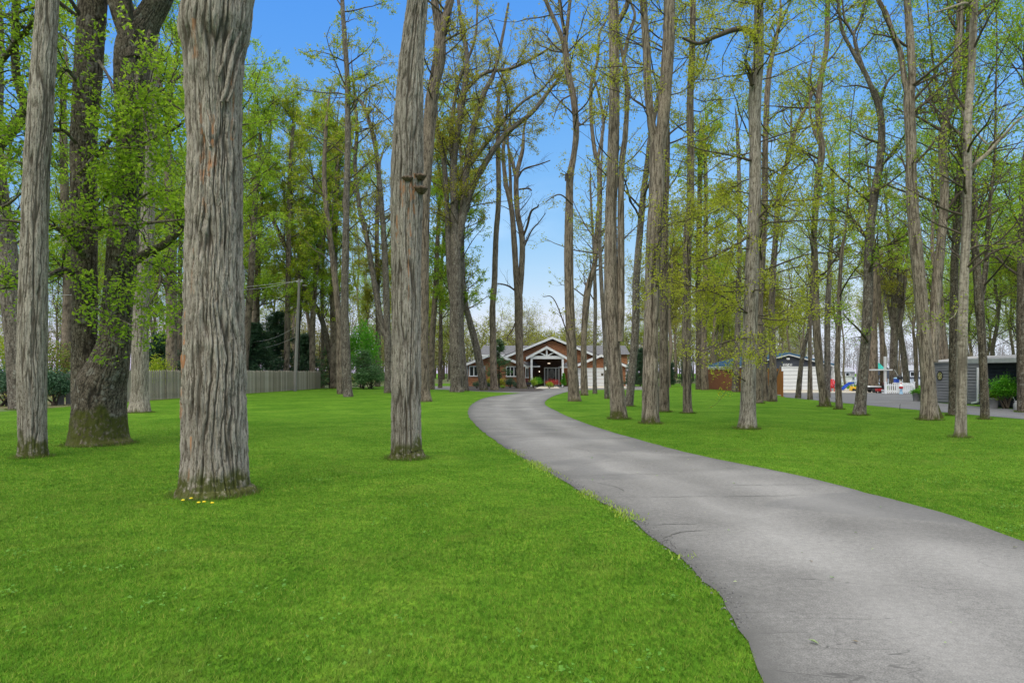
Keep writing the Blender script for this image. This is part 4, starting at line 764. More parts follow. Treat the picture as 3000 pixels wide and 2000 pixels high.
near('brown trunk forking above the right roof, beside the big planter', [(2886, 1228, 24), (2884, 1150, 22), (2880, 1057, 21), (2875, 968, 22), (2868, 879, 24), (2860, 767, 20), (2853, 680, 18), (2850, 540, 15)],
     more=[[(2872, 890, 16), (2884, 820, 15), (2893, 722, 13), (2900, 600, 11), (2915, 450, 8)]], ext=[16, 15], bark='bark_dark', leaf='lf_fresh', m=(26, 8, 7), zb=4, per=8, size=.085, L=(1.6, 4))
near('dark trunk cut by the right edge of the picture', [(2998, 1205, 30), (2994, 1050, 26), (2992, 900, 24), (2996, 700, 22), (3002, 500, 20)], d=26, H=17, bark='bark_dark', leaf='lf_fresh', m=(22, 8, 7), zb=5, per=8, size=.09)
near('tree beyond the picket fence with a bowed thin trunk', [(2557, 1145, 34), (2557, 1080, 28), (2558, 940, 22), (2560, 800, 18), (2556, 700, 14)], d=56, H=22, bark='bark_plain', leaf='lf_mix', m=(20, 7, 6), zb=8, per=6, size=.15)
near('tall thin trunk behind the white cross-shaped pole', [(2588, 1140, 20), (2587, 1060, 16), (2583, 968, 14), (2577, 900, 12), (2572, 800, 10)], d=58, H=22, bark='bark_plain', leaf='lf_mix', m=(20, 7, 6), zb=8, per=6, size=.15)
near('multi-stemmed tree behind the kettle grill', [(2618, 1135, 26), (2618, 1050, 21), (2620, 980, 20), (2618, 880, 15), (2608, 760, 11), (2600, 640, 8)], more=[[(2622, 1000, 16), (2640, 930, 13), (2650, 840, 10), (2660, 720, 7)], [(2616, 960, 12), (2600, 880, 10), (2580, 800, 8)], [(2622, 960, 12), (2630, 860, 9), (2632, 740, 6)]],
     ext=[20, 19, 17, 17], d=60, bark='bark_grey', leaf='lf_olive', m=(18, 7, 6), zb=7, per=5, size=.15, fz=3)
near('dark trunk bending left above the picket fence', [(2658, 1135, 22), (2654, 1100, 17), (2648, 1040, 16), (2640, 985, 14), (2636, 940, 12), (2640, 860, 9)], d=62, H=18, bark='bark_grey', leaf='lf_olive', m=(16, 7, 6), zb=7, per=5, size=.15, fz=3)
near('thin mossy trunk with a stub beyond the picket fence', [(2684, 1135, 12), (2683, 1080, 10), (2680, 1010, 9), (2676, 960, 7), (2690, 900, 5)], d=64, H=14, bark='bark_plain', leaf='lf_olive', m=(12, 6, 5), zb=6, per=4, size=.15)
near('left one of two trunks rising behind the shed roof', [(2752, 1130, 22), (2752, 1040, 20), (2748, 960, 16), (2740, 850, 13)], d=46, H=20, bark='bark_plain', leaf='lf_fresh', m=(20, 7, 7), zb=6, per=7, size=.13)
near('right one of two trunks rising behind the shed roof', [(2776, 1130, 20), (2770, 1040, 18), (2762, 960, 15), (2756, 850, 12)], d=48, H=20, bark='bark_plain', leaf='lf_fresh', m=(20, 7, 7), zb=6, per=7, size=.13)

# --- woods behind the left fence: trunks one can tell apart
for lab, pts, d, kw in (
    ('grey woodland trunk behind the fence, just left of the biggest trunk', [(502, 1120, 34), (503, 950, 31), (500, 800, 30), (495, 620, 26), (492, 400, 20)], 45, dict(leaf='lf_fresh')),
    ('reddish dark trunk behind the fence, touching the biggest trunk', [(531, 1125, 17), (530, 950, 15), (527, 820, 12), (530, 650, 10)], 50, dict(bark='bark_dark', leaf='lf_mix')),
    ('grey trunk behind the twin-stemmed maple and the board gate', [(197, 1130, 32), (196, 1000, 30), (200, 850, 28), (190, 600, 24), (185, 300, 18)], 46, dict(leaf='lf_fresh')),
    ('leaning trunk right of the biggest trunk, first behind the fence', [(712, 1115, 22), (722, 1000, 20), (734, 830, 19), (745, 640, 16), (760, 450, 12)], 58, dict(leaf='lf_fresh')),
    ('trunk pair member above the hemlocks, dark and upright', [(748, 1115, 20), (752, 900, 17), (757, 760, 15), (765, 600, 12)], 62, dict(bark='bark_dark', leaf='lf_mix')),
    ('tall slim trunk just left of the utility pole', [(838, 1112, 17), (842, 950, 16), (846, 700, 14), (850, 500, 13), (858, 380, 9)], 62, dict(leaf='lf_mix')),
    ('dark trunk leaning left behind the utility pole', [(985, 1118, 18), (950, 960, 16), (915, 880, 15), (884, 823, 15), (845, 740, 14), (803, 650, 12), (770, 560, 8)], 66, dict(bark='bark_dark', leaf='lf_mix')),
    ('trunk bowing right, rising behind the picket fence corner', [(916, 1115, 18), (915, 1000, 17), (918, 900, 16), (925, 800, 15), (942, 700, 12), (955, 640, 9)], 64, dict(leaf='lf_fresh')),
    ('brown trunk behind the two-trunk pair, thick and straight', [(980, 1112, 26), (980, 1000, 25), (978, 850, 23), (980, 700, 20), (990, 480, 15)], 66, dict(leaf='lf_mix')),
    ('thin trunk between the picket fence end and the pair', [(945, 1112, 12), (946, 980, 11), (944, 850, 10), (950, 700, 8)], 70, dict(leaf='lf_fresh')),
    ('forked dark trunk leaning right over the hemlocks', [(868, 1112, 16), (873, 960, 15), (885, 830, 15), (898, 740, 13), (912, 680, 11), (918, 620, 8)], 68, dict(bark='bark_dark', leaf='lf_mix')),
    ('tall trunk close left of the low forked grey trunk', [(1106, 1128, 17), (1108, 1000, 16), (1106, 850, 14), (1104, 700, 13), (1110, 500, 10)], 74, dict(leaf='lf_olive')),
    ('thin trunk right of the fungus trunk, leafy at the top', [(1265, 1120, 18), (1266, 1000, 17), (1276, 850, 16), (1282, 700, 13), (1290, 560, 9)], 62, dict(leaf='lf_fresh')),
    ('slim dark trunk beside the leafy thin trunk', [(1290, 1117, 13), (1291, 1000, 12), (1292, 860, 10), (1296, 740, 8)], 68, dict(bark='bark_dark', leaf='lf_mix')),
):
    kw = {'bark': 'bark_plain', **kw}
    near(lab, pts, d=d, H=28, m=(42, 8, 7), zb=6.5, per=9, size=.165, L=(2, 5), fz=3, sides=14, spread=.12, clumpy=.25, **kw)

# --- the rest of the wood: trees nothing tells apart, five grown and copied
def proto(label, group, H, r, leaf, m, per, size, zb, bark, L=(2, 5), lean=.4, fork=True, twig='twig', clumpy=.25):
    a = rng.uniform(-lean, lean, 2); st = [[0, 0, -.2, r * 1.1], [0, 0, 0, r * 1.05]]
    for k in range(1, 9):
        z = H * .85 * k / 8; st.append([a[0] * k / 3 + .18 * math.sin(k * 1.3 + a[1] * 9), a[1] * k / 3 + .18 * math.cos(k * 1.7), z, r * (1 - .085 * k)])
    stems = [st]
    if fork:
        q = np.array(st[5]); stems.append([[*q[:3], r * .5], [q[0] + .5, q[1] + .2, q[2] + 1.6, r * .45], [q[0] + .9, q[1] + .1, q[2] + 4, r * .3], [q[0] + 1.3, q[1], q[2] + 7, .03]])
    return tree(label, stems, H=H, ext=[H] + [0] * (len(stems) - 1), bark=bark, leaf=leaf, m=m, per=per, size=size, zb=zb, L=L, group=group, sides=9, dz=.8, amp=0, spread=.16, clumpy=clumpy, L2=(.9, 2.4), L3=(.35, .9), moss=0, twig=twig)

def copy_tree(o):
    c = o.copy(); C.objects.link(c)
    for ch in list(o.children):
        k = ch.copy(); C.objects.link(k); k.parent = c
    return c

def plant(protos, spots, smin=.8, smax=1.15):
    used = set()
    for (x, y) in spots:
        o = protos[int(rng.integers(len(protos)))]
        c = o if o.name not in used else copy_tree(o); used.add(o.name)
        s = rng.uniform(smin, smax); c.location = (x, y, 0); c.rotation_euler = (0, 0, rng.uniform(0, 6.28)); c.scale = (s, s, s * rng.uniform(.92, 1.1))
    for o in protos:
        if o.name not in used: o.location = (spots[0][0] - 3, spots[0][1] + 4, 0)

def scatter(n, test, x0, x1, y0, y1, gap):
    out = []; tries = 0
    while len(out) < n and tries < 20000:
        tries += 1; x = rng.uniform(x0, x1); y = rng.uniform(y0, y1)
        if test(x, y) and all((x - a) ** 2 + (y - b) ** 2 > gap * gap for a, b in out): out.append((x, y))
    return out

# longer grass left by the mower round the trunks
TB = MB()
for (x, y, r) in FEET:
    if y > 34 or y < 5: continue
    n = int(min(900, 2 * PI * r * 420)); a = rng.uniform(0, 2 * PI, n); rr = r * 1.02 + np.abs(rng.normal(size=n)) * .05 + .005; h = rng.uniform(.03, .085, n) * (.6 + .8 * vn(a / (2 * PI) * 9, a * 0, 9, 3)); ww = max(.0028, .0004 * y) * rng.uniform(.7, 1.5, n); b = a + rng.uniform(-1.2, 1.2, n) + PI / 2
    px_, py_ = x + rr * np.cos(a), y + rr * np.sin(a); ln = h * rng.uniform(.1, .9, n); c = a + rng.uniform(-1, 1, n)
    V = np.stack([np.stack([px_ - ww * np.cos(b), py_ - ww * np.sin(b), h * 0], -1), np.stack([px_ + ww * np.cos(b), py_ + ww * np.sin(b), h * 0], -1), np.stack([px_ + ln * np.cos(c), py_ + ln * np.sin(c), h], -1)], 1)
    TB.add(V, np.arange(n * 3).reshape(-1, 3))
tag(TB.build('grass', leafmat('long_grass', [(.07, .17, .012), (.11, .22, .02), (.17, .22, .04), (.22, .19, .08)], .3), None, False), 'longer grass round the feet of the trunks', kind='stuff')
LW = 'slender leafing woodland tree beyond the grey picket fence'
pl = [proto(LW, 'trees of the wood beyond the picket fence', H, r, lf, m, per, sz, zb, bk, clumpy=cl) for H, r, lf, m, per, sz, zb, bk, cl in (
    (29, .22, 'lf_fresh', (38, 7, 6), 5, .16, 7, 'bark_plain', .2), (26, .19, 'lf_mix', (38, 7, 6), 5, .16, 8, 'bark_grey', .25), (31, .25, 'lf_mix', (36, 7, 6), 5, .17, 9, 'bark_plain', .25),
    (22, .13, 'lf_fresh', (32, 7, 6), 5, .15, 5, 'bark_dark', .2), (27, .20, 'lf_olive', (38, 8, 6), 5, .17, 8, 'bark_plain', .3))]
def left_wood(x, y):
    px = CX + x / y * F
    return -120 < px < 1320 and x < (-22.5 if y < 70 else -15) and not (px > 1130 and y < 88)
plant(pl, scatter(48, left_wood, -95, -12, 27, 135, 4.4))
BW = 'thin olive-leaved tree standing beyond the main house'
pb = [proto(BW, 'trees beyond the main house', H, r, lf, m, per, sz, zb, bk, clumpy=.4) for H, r, lf, m, per, sz, zb, bk in (
    (20, .2, 'lf_olive', (28, 7, 6), 5, .2, 6, 'bark_plain'), (18, .17, 'lf_mix', (30, 7, 6), 6, .18, 5, 'bark_grey'), (21, .22, 'lf_yellow', (26, 7, 6), 5, .18, 7, 'bark_plain'))]
def right_wood(x, y):
    px = CX + x / y * F
    return 1860 < px < 2300 and not (18 < x < 31 and y < 76) and y > 62 and not (x < 15.5 and y < 95)
plant(pb, scatter(30, right_wood, 10, 60, 62, 140, 4.4) + scatter(8, lambda x, y: 1160 < CX + x / y * F < 1390, -20, 0, 98, 140, 4), .8, 1.1)
ps = [proto('low thin tree with bare twigs far behind the main house roof', 'low trees far behind the main house', H, r, lf, m, per, sz, zb, bk, clumpy=.55) for H, r, lf, m, per, sz, zb, bk in ((11, .12, 'lf_olive', (20, 7, 5), 3, .16, 3, 'bark_grey'), (9, .10, 'lf_yellow', (18, 6, 5), 4, .16, 3, 'bark_plain'))]
plant(ps, scatter(10, lambda x, y: 1440 < CX + x / y * F < 1760, -8, 20, 98, 140, 5), .8, 1.1)
RW = 'leafy green tree standing behind the shed and the dark house'
pr = [proto(RW, 'trees behind the shed and the dark house', H, r, lf, m, per, sz, zb, bk, clumpy=.25) for H, r, lf, m, per, sz, zb, bk in (
    (17, .2, 'lf_fresh', (34, 8, 7), 7, .13, 3.5, 'bark_dark'), (19, .22, 'lf_mix', (32, 8, 7), 7, .13, 4, 'bark_plain'))]
plant(pr, scatter(24, lambda x, y: 2790 < CX + x / y * F < 3300 and (y > 43), 22, 85, 42, 92, 4.2), .8, 1.1)
pk = [proto('thin lakeside tree with a sparse crown beyond the play yard', 'lakeside trees beyond the play yard', H, r, lf, m, per, sz, zb, bk, clumpy=.5) for H, r, lf, m, per, sz, zb, bk in ((19, .16, 'lf_olive', (24, 7, 6), 4, .16, 7, 'bark_grey'), (17, .14, 'lf_mix', (26, 7, 6), 5, .16, 6, 'bark_plain'))]
plant(pk, scatter(16, lambda x, y: 2300 < CX + x / y * F < 2740 and y > 66 and not (19 < x < 31 and y < 76), 28, 80, 64, 112, 4.5), .8, 1.1)
# ------------------------------------------------------------------ paints
M['white'] = flat('white_paint', (.78, .79, .80), .5, .05)
M['old_white'] = flat('weathered_white_paint', (.55, .55, .54), .7, .12)
M['shingle_roof'] = noisy('grey_roof_shingles', [(.35, (.075, .075, .08)), (.65, (.15, .15, .16))], 5, (1, 1, 3), bump=.3)
M['cedar'] = noisy('red_brown_siding', [(.3, (.27, .115, .055)), (.5, (.37, .165, .082)), (.7, (.46, .22, .12))], 2.2, (1, 1, 3.5), second=(5, (.15, .07, .04), .55, .75))
M['porch_wall'] = noisy('dark_brown_shakes', [(.35, (.045, .026, .018)), (.65, (.10, .06, .042))], 4, (1, 1, 3))
M['dark_glass'] = flat('dark_window_glass', (.015, .018, .018), .12, .3, 3, spec=.35)
M['black'] = flat('black_paint', (.02, .02, .022), .5)
M['slate'] = noisy('slate_blue_siding', [(.35, (.058, .066, .085)), (.65, (.085, .094, .115))], 3, (1, 1, 2))
M['slate_pale'] = noisy('weathered_grey_siding', [(.3, (.15, .155, .17)), (.7, (.24, .24, .25))], 2.5, (.6, .6, 3))
M['blue_metal'] = flat('blue_roof_metal', (.05, .125, .22), .4, .1, 2)
M['fence_wood'] = noisy('weathered_fence_wood', [(.3, (.17, .155, .13)), (.5, (.29, .275, .245)), (.7, (.40, .385, .35))], 5, (3, 3, .25), second=(2.2, (.15, .12, .075), .5, .75))
M['picket'] = leafmat('weathered_pickets', [(.17, .145, .105), (.33, .29, .235), (.24, .21, .165), (.42, .38, .32), (.20, .165, .115)], .0)
M['gate_wood'] = noisy('old_gate_wood', [(.3, (.10, .09, .08)), (.7, (.20, .185, .165))], 6, (3, 3, .25))
M['red_fence'] = noisy('red_brown_fence_boards', [(.3, (.17, .062, .03)), (.7, (.25, .10, .05))], 4, (3, 3, .3))
M['rust_fence'] = noisy('rust_orange_fence_boards', [(.3, (.21, .078, .018)), (.7, (.31, .125, .032))], 4, (3, 3, .3))
M['pole'] = noisy('grey_pole_wood', [(.3, (.15, .14, .125)), (.7, (.27, .255, .235))], 9, (2, 2, .15))
M['steel'] = flat('galvanised_steel', (.5, .5, .5), .4, .1, 8, .6)
M['red'] = flat('red_paint', (.55, .02, .025), .4); M['teal'] = flat('teal_roof', (.03, .47, .40), .5); M['blue'] = flat('blue_plastic', (.02, .08, .50), .4)
M['yellow'] = flat('yellow_plastic', (.72, .42, .02), .4); M['orange'] = flat('orange_panel', (.65, .20, .02), .5); M['sky_blue'] = flat('pale_blue_paint', (.28, .48, .66), .5)
M['wood_brown'] = noisy('brown_timber', [(.3, (.06, .045, .03)), (.7, (.13, .10, .07))], 6, (1, 1, .3)); M['planter'] = flat('grey_planter', (.24, .235, .23), .7, .08)
M['can'] = flat('dull_grey_metal', (.34, .34, .33), .45, .2, 6, .5); M['boat_white'] = flat('white_gelcoat', (.72, .73, .74), .3, .04)
lamp = bpy.data.materials.new('lit_lamp'); lamp.use_nodes = True; e_ = lamp.node_tree.nodes['Principled BSDF']; e_.inputs['Emission Color'].default_value = (1, .82, .6, 1); e_.inputs['Emission Strength'].default_value = 3
X = lambda x, d: (x - CX) / F * d
Z = lambda y, d: EYE + (HY - y) / F * d
XU, YN, ZU = (1, 0, 0), (0, -1, 0), (0, 0, 1)

def gable_roof(b, x0, xp, x1, ze, zp, y0, y1, th, mi=0):   # two sloping slabs
    for xa, xb, za, zb in ((x0, xp, ze, zp), (xp, x1, zp, ze)):
        b.prism([(xa, za), (xb, zb), (xb, zb + th), (xa, za + th)], y0, y1, mi)
def gable_fascia(b, x0, xp, x1, ze, zp, y, w_, t=.06):
    for xa, xb, za, zb in ((x0, xp, ze, zp), (xp, x1, zp, ze)):
        b.prism([(xa, za - w_), (xb, zb - w_), (xb, zb + .03), (xa, za + .03)], y - t, y - .003)

def window(root, x0, x1, z0, z1, y, panes=2, name='window', fw=.1, glass=None):
    b = PB(); b.box(x0 - fw, x1 + fw, y - .08, y, z1, z1 + fw); b.box(x0 - fw - .03, x1 + fw + .03, y - .12, y, z0 - fw, z0)
    b.box(x0 - fw, x0, y - .08, y, z0, z1); b.box(x1, x1 + fw, y - .08, y, z0, z1)
    for k in range(1, panes):
        xm = x0 + (x1 - x0) * k / panes; b.box(xm - .045, xm + .045, y - .075, y, z0, z1)
    wn = b.build(name, M['white'], root); g = PB(); g.box(x0, x1, y - .03, y - .006, z0, z1)
    o = g.build('pane', glass or M['dark_glass'], wn, off=root.location); return wn

# ------------------------------------------------------------------ main house
house = thing('house', 'low red-brown gabled house with white trim and timber-framed entry portico', 'house', (X(1600, 79), 79, 0))
def H_(nm, b, m, p=None): return b.build(nm, M[m] if isinstance(m, str) else m, p or house, off=house.location)
D = 79; x0, xp, x1 = X(1482, D), X(1617, D), X(1752, D); zp, ze = Z(991, D), Z(1043, D)
gz = lambda a, p, c, ze_, zp_: ((lambda z: a if z < ze_ else a + (p - a) * (z - ze_) / (zp_ - ze_)), (lambda z: c if z < ze_ else c - (c - p) * (z - ze_) / (zp_ - ze_)))
b = PB(); f0, f1 = gz(x0, xp, x1, ze - .25, zp - .25); b.siding((0, D, 0), XU, YN, f0, f1, 2.3, zp - .28, .26)
b.siding((0, D, 0), XU, YN, x0, X(1556, D), 0, 2.3, .24); b.siding((0, D, 0), XU, YN, X(1650, D), x1, 0, 2.3, .24)
b.prism([(x0, 0), (x1, 0), (x1, ze - .25), (xp, zp - .26), (x0, ze - .25)], D + .004, D + 13); H_('wall', b, 'cedar')
b = PB(); gable_roof(b, x0 - .25, xp, x1 + .25, ze - .1, zp, D - .5, D + 13.3, .16)
yb, zr, zb_ = D + 6, Z(1013, 86), Z(1038, 82)           # long ridge running left and right behind the gable
b.mesh([(X(1402, 82), D + 2.6, zb_), (X(1845, 82), D + 2.6, zb_), (X(1828, 86), yb, zr), (X(1417, 86), yb, zr), (X(1402, 82), D + 12, zb_), (X(1845, 82), D + 12, zb_)], [(0, 1, 2, 3), (3, 2, 5, 4), (0, 3, 4), (1, 5, 2)]); H_('roof', b, 'shingle_roof')
b = PB(); gable_fascia(b, x0 - .25, xp, x1 + .25, ze - .1, zp + .16, D - .5, .24); H_('fascia', b, 'white')
b = PB(); b.box(X(1402, 82) + .3, X(1845, 82) - .3, D + 3, D + 11.8, 0, zb_ - .02); b.box(X(1402, 82), X(1480, 82), D + 2.5, D + 2.59, zb_ - .26, zb_ - .02, 1); b.build('rear_wing', [M['cedar'], M['white']], house)
# left wing
D = 77; a, p, c = X(1350, D), X(1447, D), X(1546, D); ze, zp = Z(1070, D), Z(1037, D)
b = PB(); f0, f1 = gz(a + .5, p, c - .5, ze, zp - .2); b.siding((0, D, 0), XU, YN, f0, f1, 0, zp - .25, .24); b.prism([(a + .5, 0), (c - .5, 0), (c - .5, ze), (p, zp - .22), (a + .5, ze)], D + .004, D + 6)
H_('wall', b, 'cedar')
b = PB(); gable_roof(b, a, p, c, ze - .05, zp, D - .55, D + 7, .13); H_('roof', b, 'shingle_roof')
b = PB(); gable_fascia(b, a, p, c, ze - .05, zp + .13, D - .55, .25); b.box(c - .62, c - .48, D - .05, D + .02, 0, ze - .1); b.box(a + .48, a + .62, D - .05, D + .02, 0, ze - .1); H_('fascia', b, 'white')
window(house, X(1377, D), X(1411, D), Z(1100, D), Z(1074, D), D - .062, 3); window(house, X(1485, D), X(1516, D), Z(1101, D), Z(1075, D), D - .062, 3)
b = PB()
for xs in (1414, 1364): b.box(X(xs, D), X(xs + 8, D), D - .07, D - .02, Z(1104, D), Z(1071, D)); [b.box(X(xs + 1, D), X(xs + 7, D), D - .085, D - .07, Z(1102 - 3 * k, D), Z(1100.6 - 3 * k, D)) for k in range(10)]
H_('shutter', b, flat('grey_shutter', (.36, .37, .36), .6))
# bay window and corner at the entry
b = PB(); b.box(X(1539, 76), X(1549, 76), 75.6, 77, Z(1107, 76), Z(1076, 76)); bw = H_('bay_window', b, 'white'); b = PB()
for k in range(2): b.box(X(1540.5 + 4.4 * k, 76), X(1543.6 + 4.4 * k, 76), 75.55, 75.59, Z(1104, 76), Z(1079, 76))
b.build('pane', M['dark_glass'], bw, off=house.location)
# portico
D = 74; a, p, c = X(1541, D), X(1602, D), X(1662, D); ze, zp = Z(1047, D), Z(1018, D)
b = PB(); gable_roof(b, a, p, c, ze, zp, D, 79, .12); rp = H_('portico_roof', b, 'shingle_roof')
b = PB(); gable_fascia(b, a, p, c, ze, zp + .14, D, .26, .08); b.box(X(1554, D), X(1652, D), D + .1, D + .35, Z(1051, D), Z(1042, D))
b.bar((p, D + .2, Z(1043, D)), (p, D + .2, Z(1020, D)), .17, .15)
for s in (-1, 1): b.bar((p + s * .12, D + .2, Z(1041, D)), (p + s * 1.0, D + .2, Z(1029.5, D)), .14, .12)
H_('portico_truss', b, 'white')
for px in (1557.5, 1649): b = PB(); b.box(X(px - 3, D), X(px + 3, D), D + .1, D + .33, 0, Z(1051.2, D)); H_('post', b, 'white')
b = PB(); b.siding((0, 78.9, 0), XU, YN, X(1560, 79), X(1648, 79), 0, Z(1046, 79), .2); b.box(X(1556, 79), X(1652, 79), 78.0, 78.9, Z(1045, 79), Z(1043, 79)); H_('porch_wall', b, 'porch_wall')
b = PB(); b.box(X(1547, 75), X(1582, 75), 74.8, 78, Z(1075, 75), Z(1071, 75)); b.mesh([(X(1547, 75), 74.7, Z(1071, 75)), (X(1578, 75), 74.7, Z(1071, 75)), (X(1566, 77), 77.9, Z(1058, 77)), (X(1530, 77), 77.9, Z(1058, 77))], [(0, 1, 2, 3)], 1)
b.box(X(1641, 75), X(1690, 75), 74.8, 78, Z(1077, 75), Z(1073, 75)); b.mesh([(X(1640, 75), 74.7, Z(1073, 75)), (X(1690, 75), 74.7, Z(1073, 75)), (X(1690, 77), 77.9, Z(1060, 77)), (X(1662, 77), 77.9, Z(1060, 77))], [(0, 1, 2, 3)], 1)
b.build('porch_eave', [M['white'], M['shingle_roof']], house)
b = PB(); dx = [1594, 1597, 1604, 1606, 1627, 1629.5, 1636, 1639]; D = 78.7; zt, zl = Z(1079, D), .12
for k in (0, 2, 4, 6): b.box(X(dx[k], D), X(dx[k + 1], D), D - .1, D, zl, zt)
b.box(X(1594, D), X(1639, D), D - .11, D, zt, zt + .12); b.box(X(1594, D), X(1639, D), D - .3, D, 0, zl); dr = H_('front_door', b, 'white')
b = PB(); b.box(X(1597, D), X(1636, D), D - .05, D - .01, zl, zt); b.build('door_glass', M['dark_glass'], dr, off=house.location)
b = PB(); xm = X(1616.5, D)
b.lathe((0, 0, 0), [(.34, -.02), (.36, 0), (.34, .02)], 20); b.V = [(xm + x, D - .07 + z * .5, .12 + 1.25 + y * 1.7) for x, y, z in b.V]
for sx_ in (1600.5, 1632.8): b.box(X(sx_ - 1, D), X(sx_ + 1, D), D - .08, D - .052, .5, 1.85)
b.build('etched_pane', flat('etched_glass', (.16, .165, .165), .3, .5, 7), dr, off=house.location)
b = PB()
for px, py in ((1606, 1064), (1610.5, 1064)): b.lathe((X(px, 77), 77, Z(py, 77)), [(.02, -.04), (.045, 0), (.02, .03)], 10)
H_('lamp', b, lamp); b = PB(); b.lathe((X(1580, 78.6), 78.6, Z(1088, 78.6)), [(.02, -.05), (.05, 0), (.02, .05)], 10); H_('lamp', b, lamp)
# garage wing
D = 77; a, p, c = X(1672, D), X(1760, D), X(1845, D); ze, zp = Z(1074, D), Z(1042, D)
b = PB(); f0, f1 = gz(a + .35, p, c - .35, ze, zp - .2); dl, dr_ = X(1690, D), X(1812, D)
b.siding((0, D, 0), XU, YN, f0, f1, Z(1077, D), zp - .25, .24); b.siding((0, D, 0), XU, YN, a + .35, dl, 0, Z(1077, D), .24); b.siding((0, D, 0), XU, YN, dr_, c - .35, 0, Z(1077, D), .24)
b.prism([(a + .35, 0), (c - .35, 0), (c - .35, ze), (p, zp - .22), (a + .35, ze)], D + .1, D + 9); H_('wall', b, 'cedar')
b = PB(); gable_roof(b, a, p, c, ze - .05, zp, D - .5, D + 9.4, .13); H_('roof', b, 'shingle_roof')
b = PB(); gable_fascia(b, a, p, c, ze - .05, zp + .13, D - .5, .24); b.box(c - .47, c - .33, D - .06, D + .05, 0, ze - .1); H_('fascia', b, 'white')
def garage_door(root, x0, x1, y, zt, rows, cols, rf=None):
    b = PB(); h = zt / rows
    for r in range(rows):
        z0, z1 = r * h + .01, (r + 1) * h - .012
        b.box(x0, x1, y, y + .04, z0, z1)
        if cols:
            for k in range(cols):
                q = (x1 - x0) / cols; b.box(x0 + k * q + .1, x0 + (k + 1) * q - .1, y - .014, y - .002, z0 + .09, z1 - .09)
        else:
            b.box(x0, x1, y - .012, y - .002, (z0 + z1) / 2 + .02, z1 - .02); b.box(x0, x1, y - .012, y - .002, z0 + .02, (z0 + z1) / 2 - .02)
    o = b.build('garage_door', M['white'], root)
    b = PB(); b.box(x0 - .12, x0 - .004, y - .06, y + .02, 0, zt + .1); b.box(x1 + .004, x1 + .12, y - .06, y + .02, 0, zt + .1); b.box(x0 - .004, x1 + .004, y - .06, y + .02, zt + .004, zt + .1)
    b.build('door_frame', M['white'], o, off=root.location); return o
garage_door(house, dl + .12, dr_ - .12, D + .03, Z(1077.5, D) - .1, 5, 0)

# ------------------------------------------------------------------ blue-roofed garage
D = 60; gx0, gx1, gp_ = 20.25, 28.15, 24.2; ze, zp = 2.2, 3.2
gar = thing('garage', 'slate-grey garage with a blue metal roof, white door and house number', 'garage', (gp_, D, 0)); 
def G_(nm, b, m, p=None): return b.build(nm, M[m] if isinstance(m, str) else m, p or gar, off=gar.location)
dl, dr_ = X(2289, D), X(2428, D); dt = Z(1073, D)
b = PB(); f0, f1 = gz(gx0, gp_, gx1, ze, zp - .12); b.siding((0, D, 0), XU, YN, f0, f1, dt, zp - .15, .115); b.siding((0, D, 0), XU, YN, gx0, dl, 0, dt, .115); b.siding((0, D, 0), XU, YN, dr_, gx1, 0, dt, .115)
b.siding((gx0, D + 11.4, 0), YN, (-1, 0, 0), 0, 11.4, 0, ze, .115); b.prism([(gx0, 0), (gx1, 0), (gx1, ze), (gp_, zp - .12), (gx0, ze)], D + .1, D + 11.4); G_('wall', b, 'slate')
b = PB(); gable_roof(b, gx0 - .4, gp_, gx1 + .35, ze - .1, zp, D - .35, D + 11.8, .06)
for s, xe in ((-1, gx0 - .4), (1, gx1 + .35)):
    for k in range(27): yy = D - .3 + k * .45; b.bar((xe, yy, ze - .03), (gp_, yy, zp + .07), .03, .03)
G_('roof', b, 'blue_metal')
b = PB(); gable_fascia(b, gx0 - .4, gp_, gx1 + .35, ze - .13, zp - .03, D - .3, .13, .05); b.box(gx0 - .42, gx0 - .3, D - .3, D + 11.7, ze - .2, ze - .105); G_('fascia', b, 'white')
b = PB(); gable_fascia(b, gx0 - .4, gp_, gx1 + .35, ze - .02, zp + .06, D - .35, .12, .04); G_('roof_edge', b, 'blue_metal')
b = PB(); b.box(gx1 - .12, gx1 + .02, D - .05, D + .03, 0, ze - .1); b.bar((gx1 + .1, D - .1, ze - .2), (gx1 + .1, D - .1, .1), .09, .07); b.box(gx1 - .1, gx1 + .35, D - .35, D - .2, ze - .42, ze - .36); G_('downspout', b, 'white')
garage_door(gar, dl + .12, dr_ - .12, D + .03, dt - .1, 6, 0)
for k in range(4):
    yy = D + 1.4 + k * 2.6; b = PB(); b.box(gx0 - .06, gx0 - .025, yy, yy + 1.0, 1.2, 1.95); wn = G_('window', b, 'white'); b = PB(); b.box(gx0 - .075, gx0 - .062, yy + .08, yy + .92, 1.27, 1.88); b.build('pane', M['dark_glass'], wn, off=gar.location)
b = PB(); b.box(X(2293, D), X(2319.5, D), D - .07, D - .03, Z(1072.3, D), Z(1064.6, D)); pl_ = G_('number_plate', b, 'white')
cu = bpy.data.curves.new('number_text', 'FONT'); cu.body = '22642'; cu.size = .27; cu.align_x = 'CENTER'; cu.align_y = 'CENTER'; cu.extrude = .004; cu.offset = .009; cu.space_character = 1.12
tmp = bpy.data.objects.new('number_text', cu); C.objects.link(tmp); bpy.context.view_layer.update()
tme = bpy.data.meshes.new_from_object(tmp.evaluated_get(bpy.context.evaluated_depsgraph_get())); tme.materials.clear(); tme.materials.append(M['black']); bpy.data.objects.remove(tmp); bpy.data.curves.remove(cu); tx = link('house_number', tme, pl_)
tx.location = (X(2306.2, D) - gp_, -.075, Z(1068.6, D)); tx.rotation_euler = (PI / 2, 0, 0)
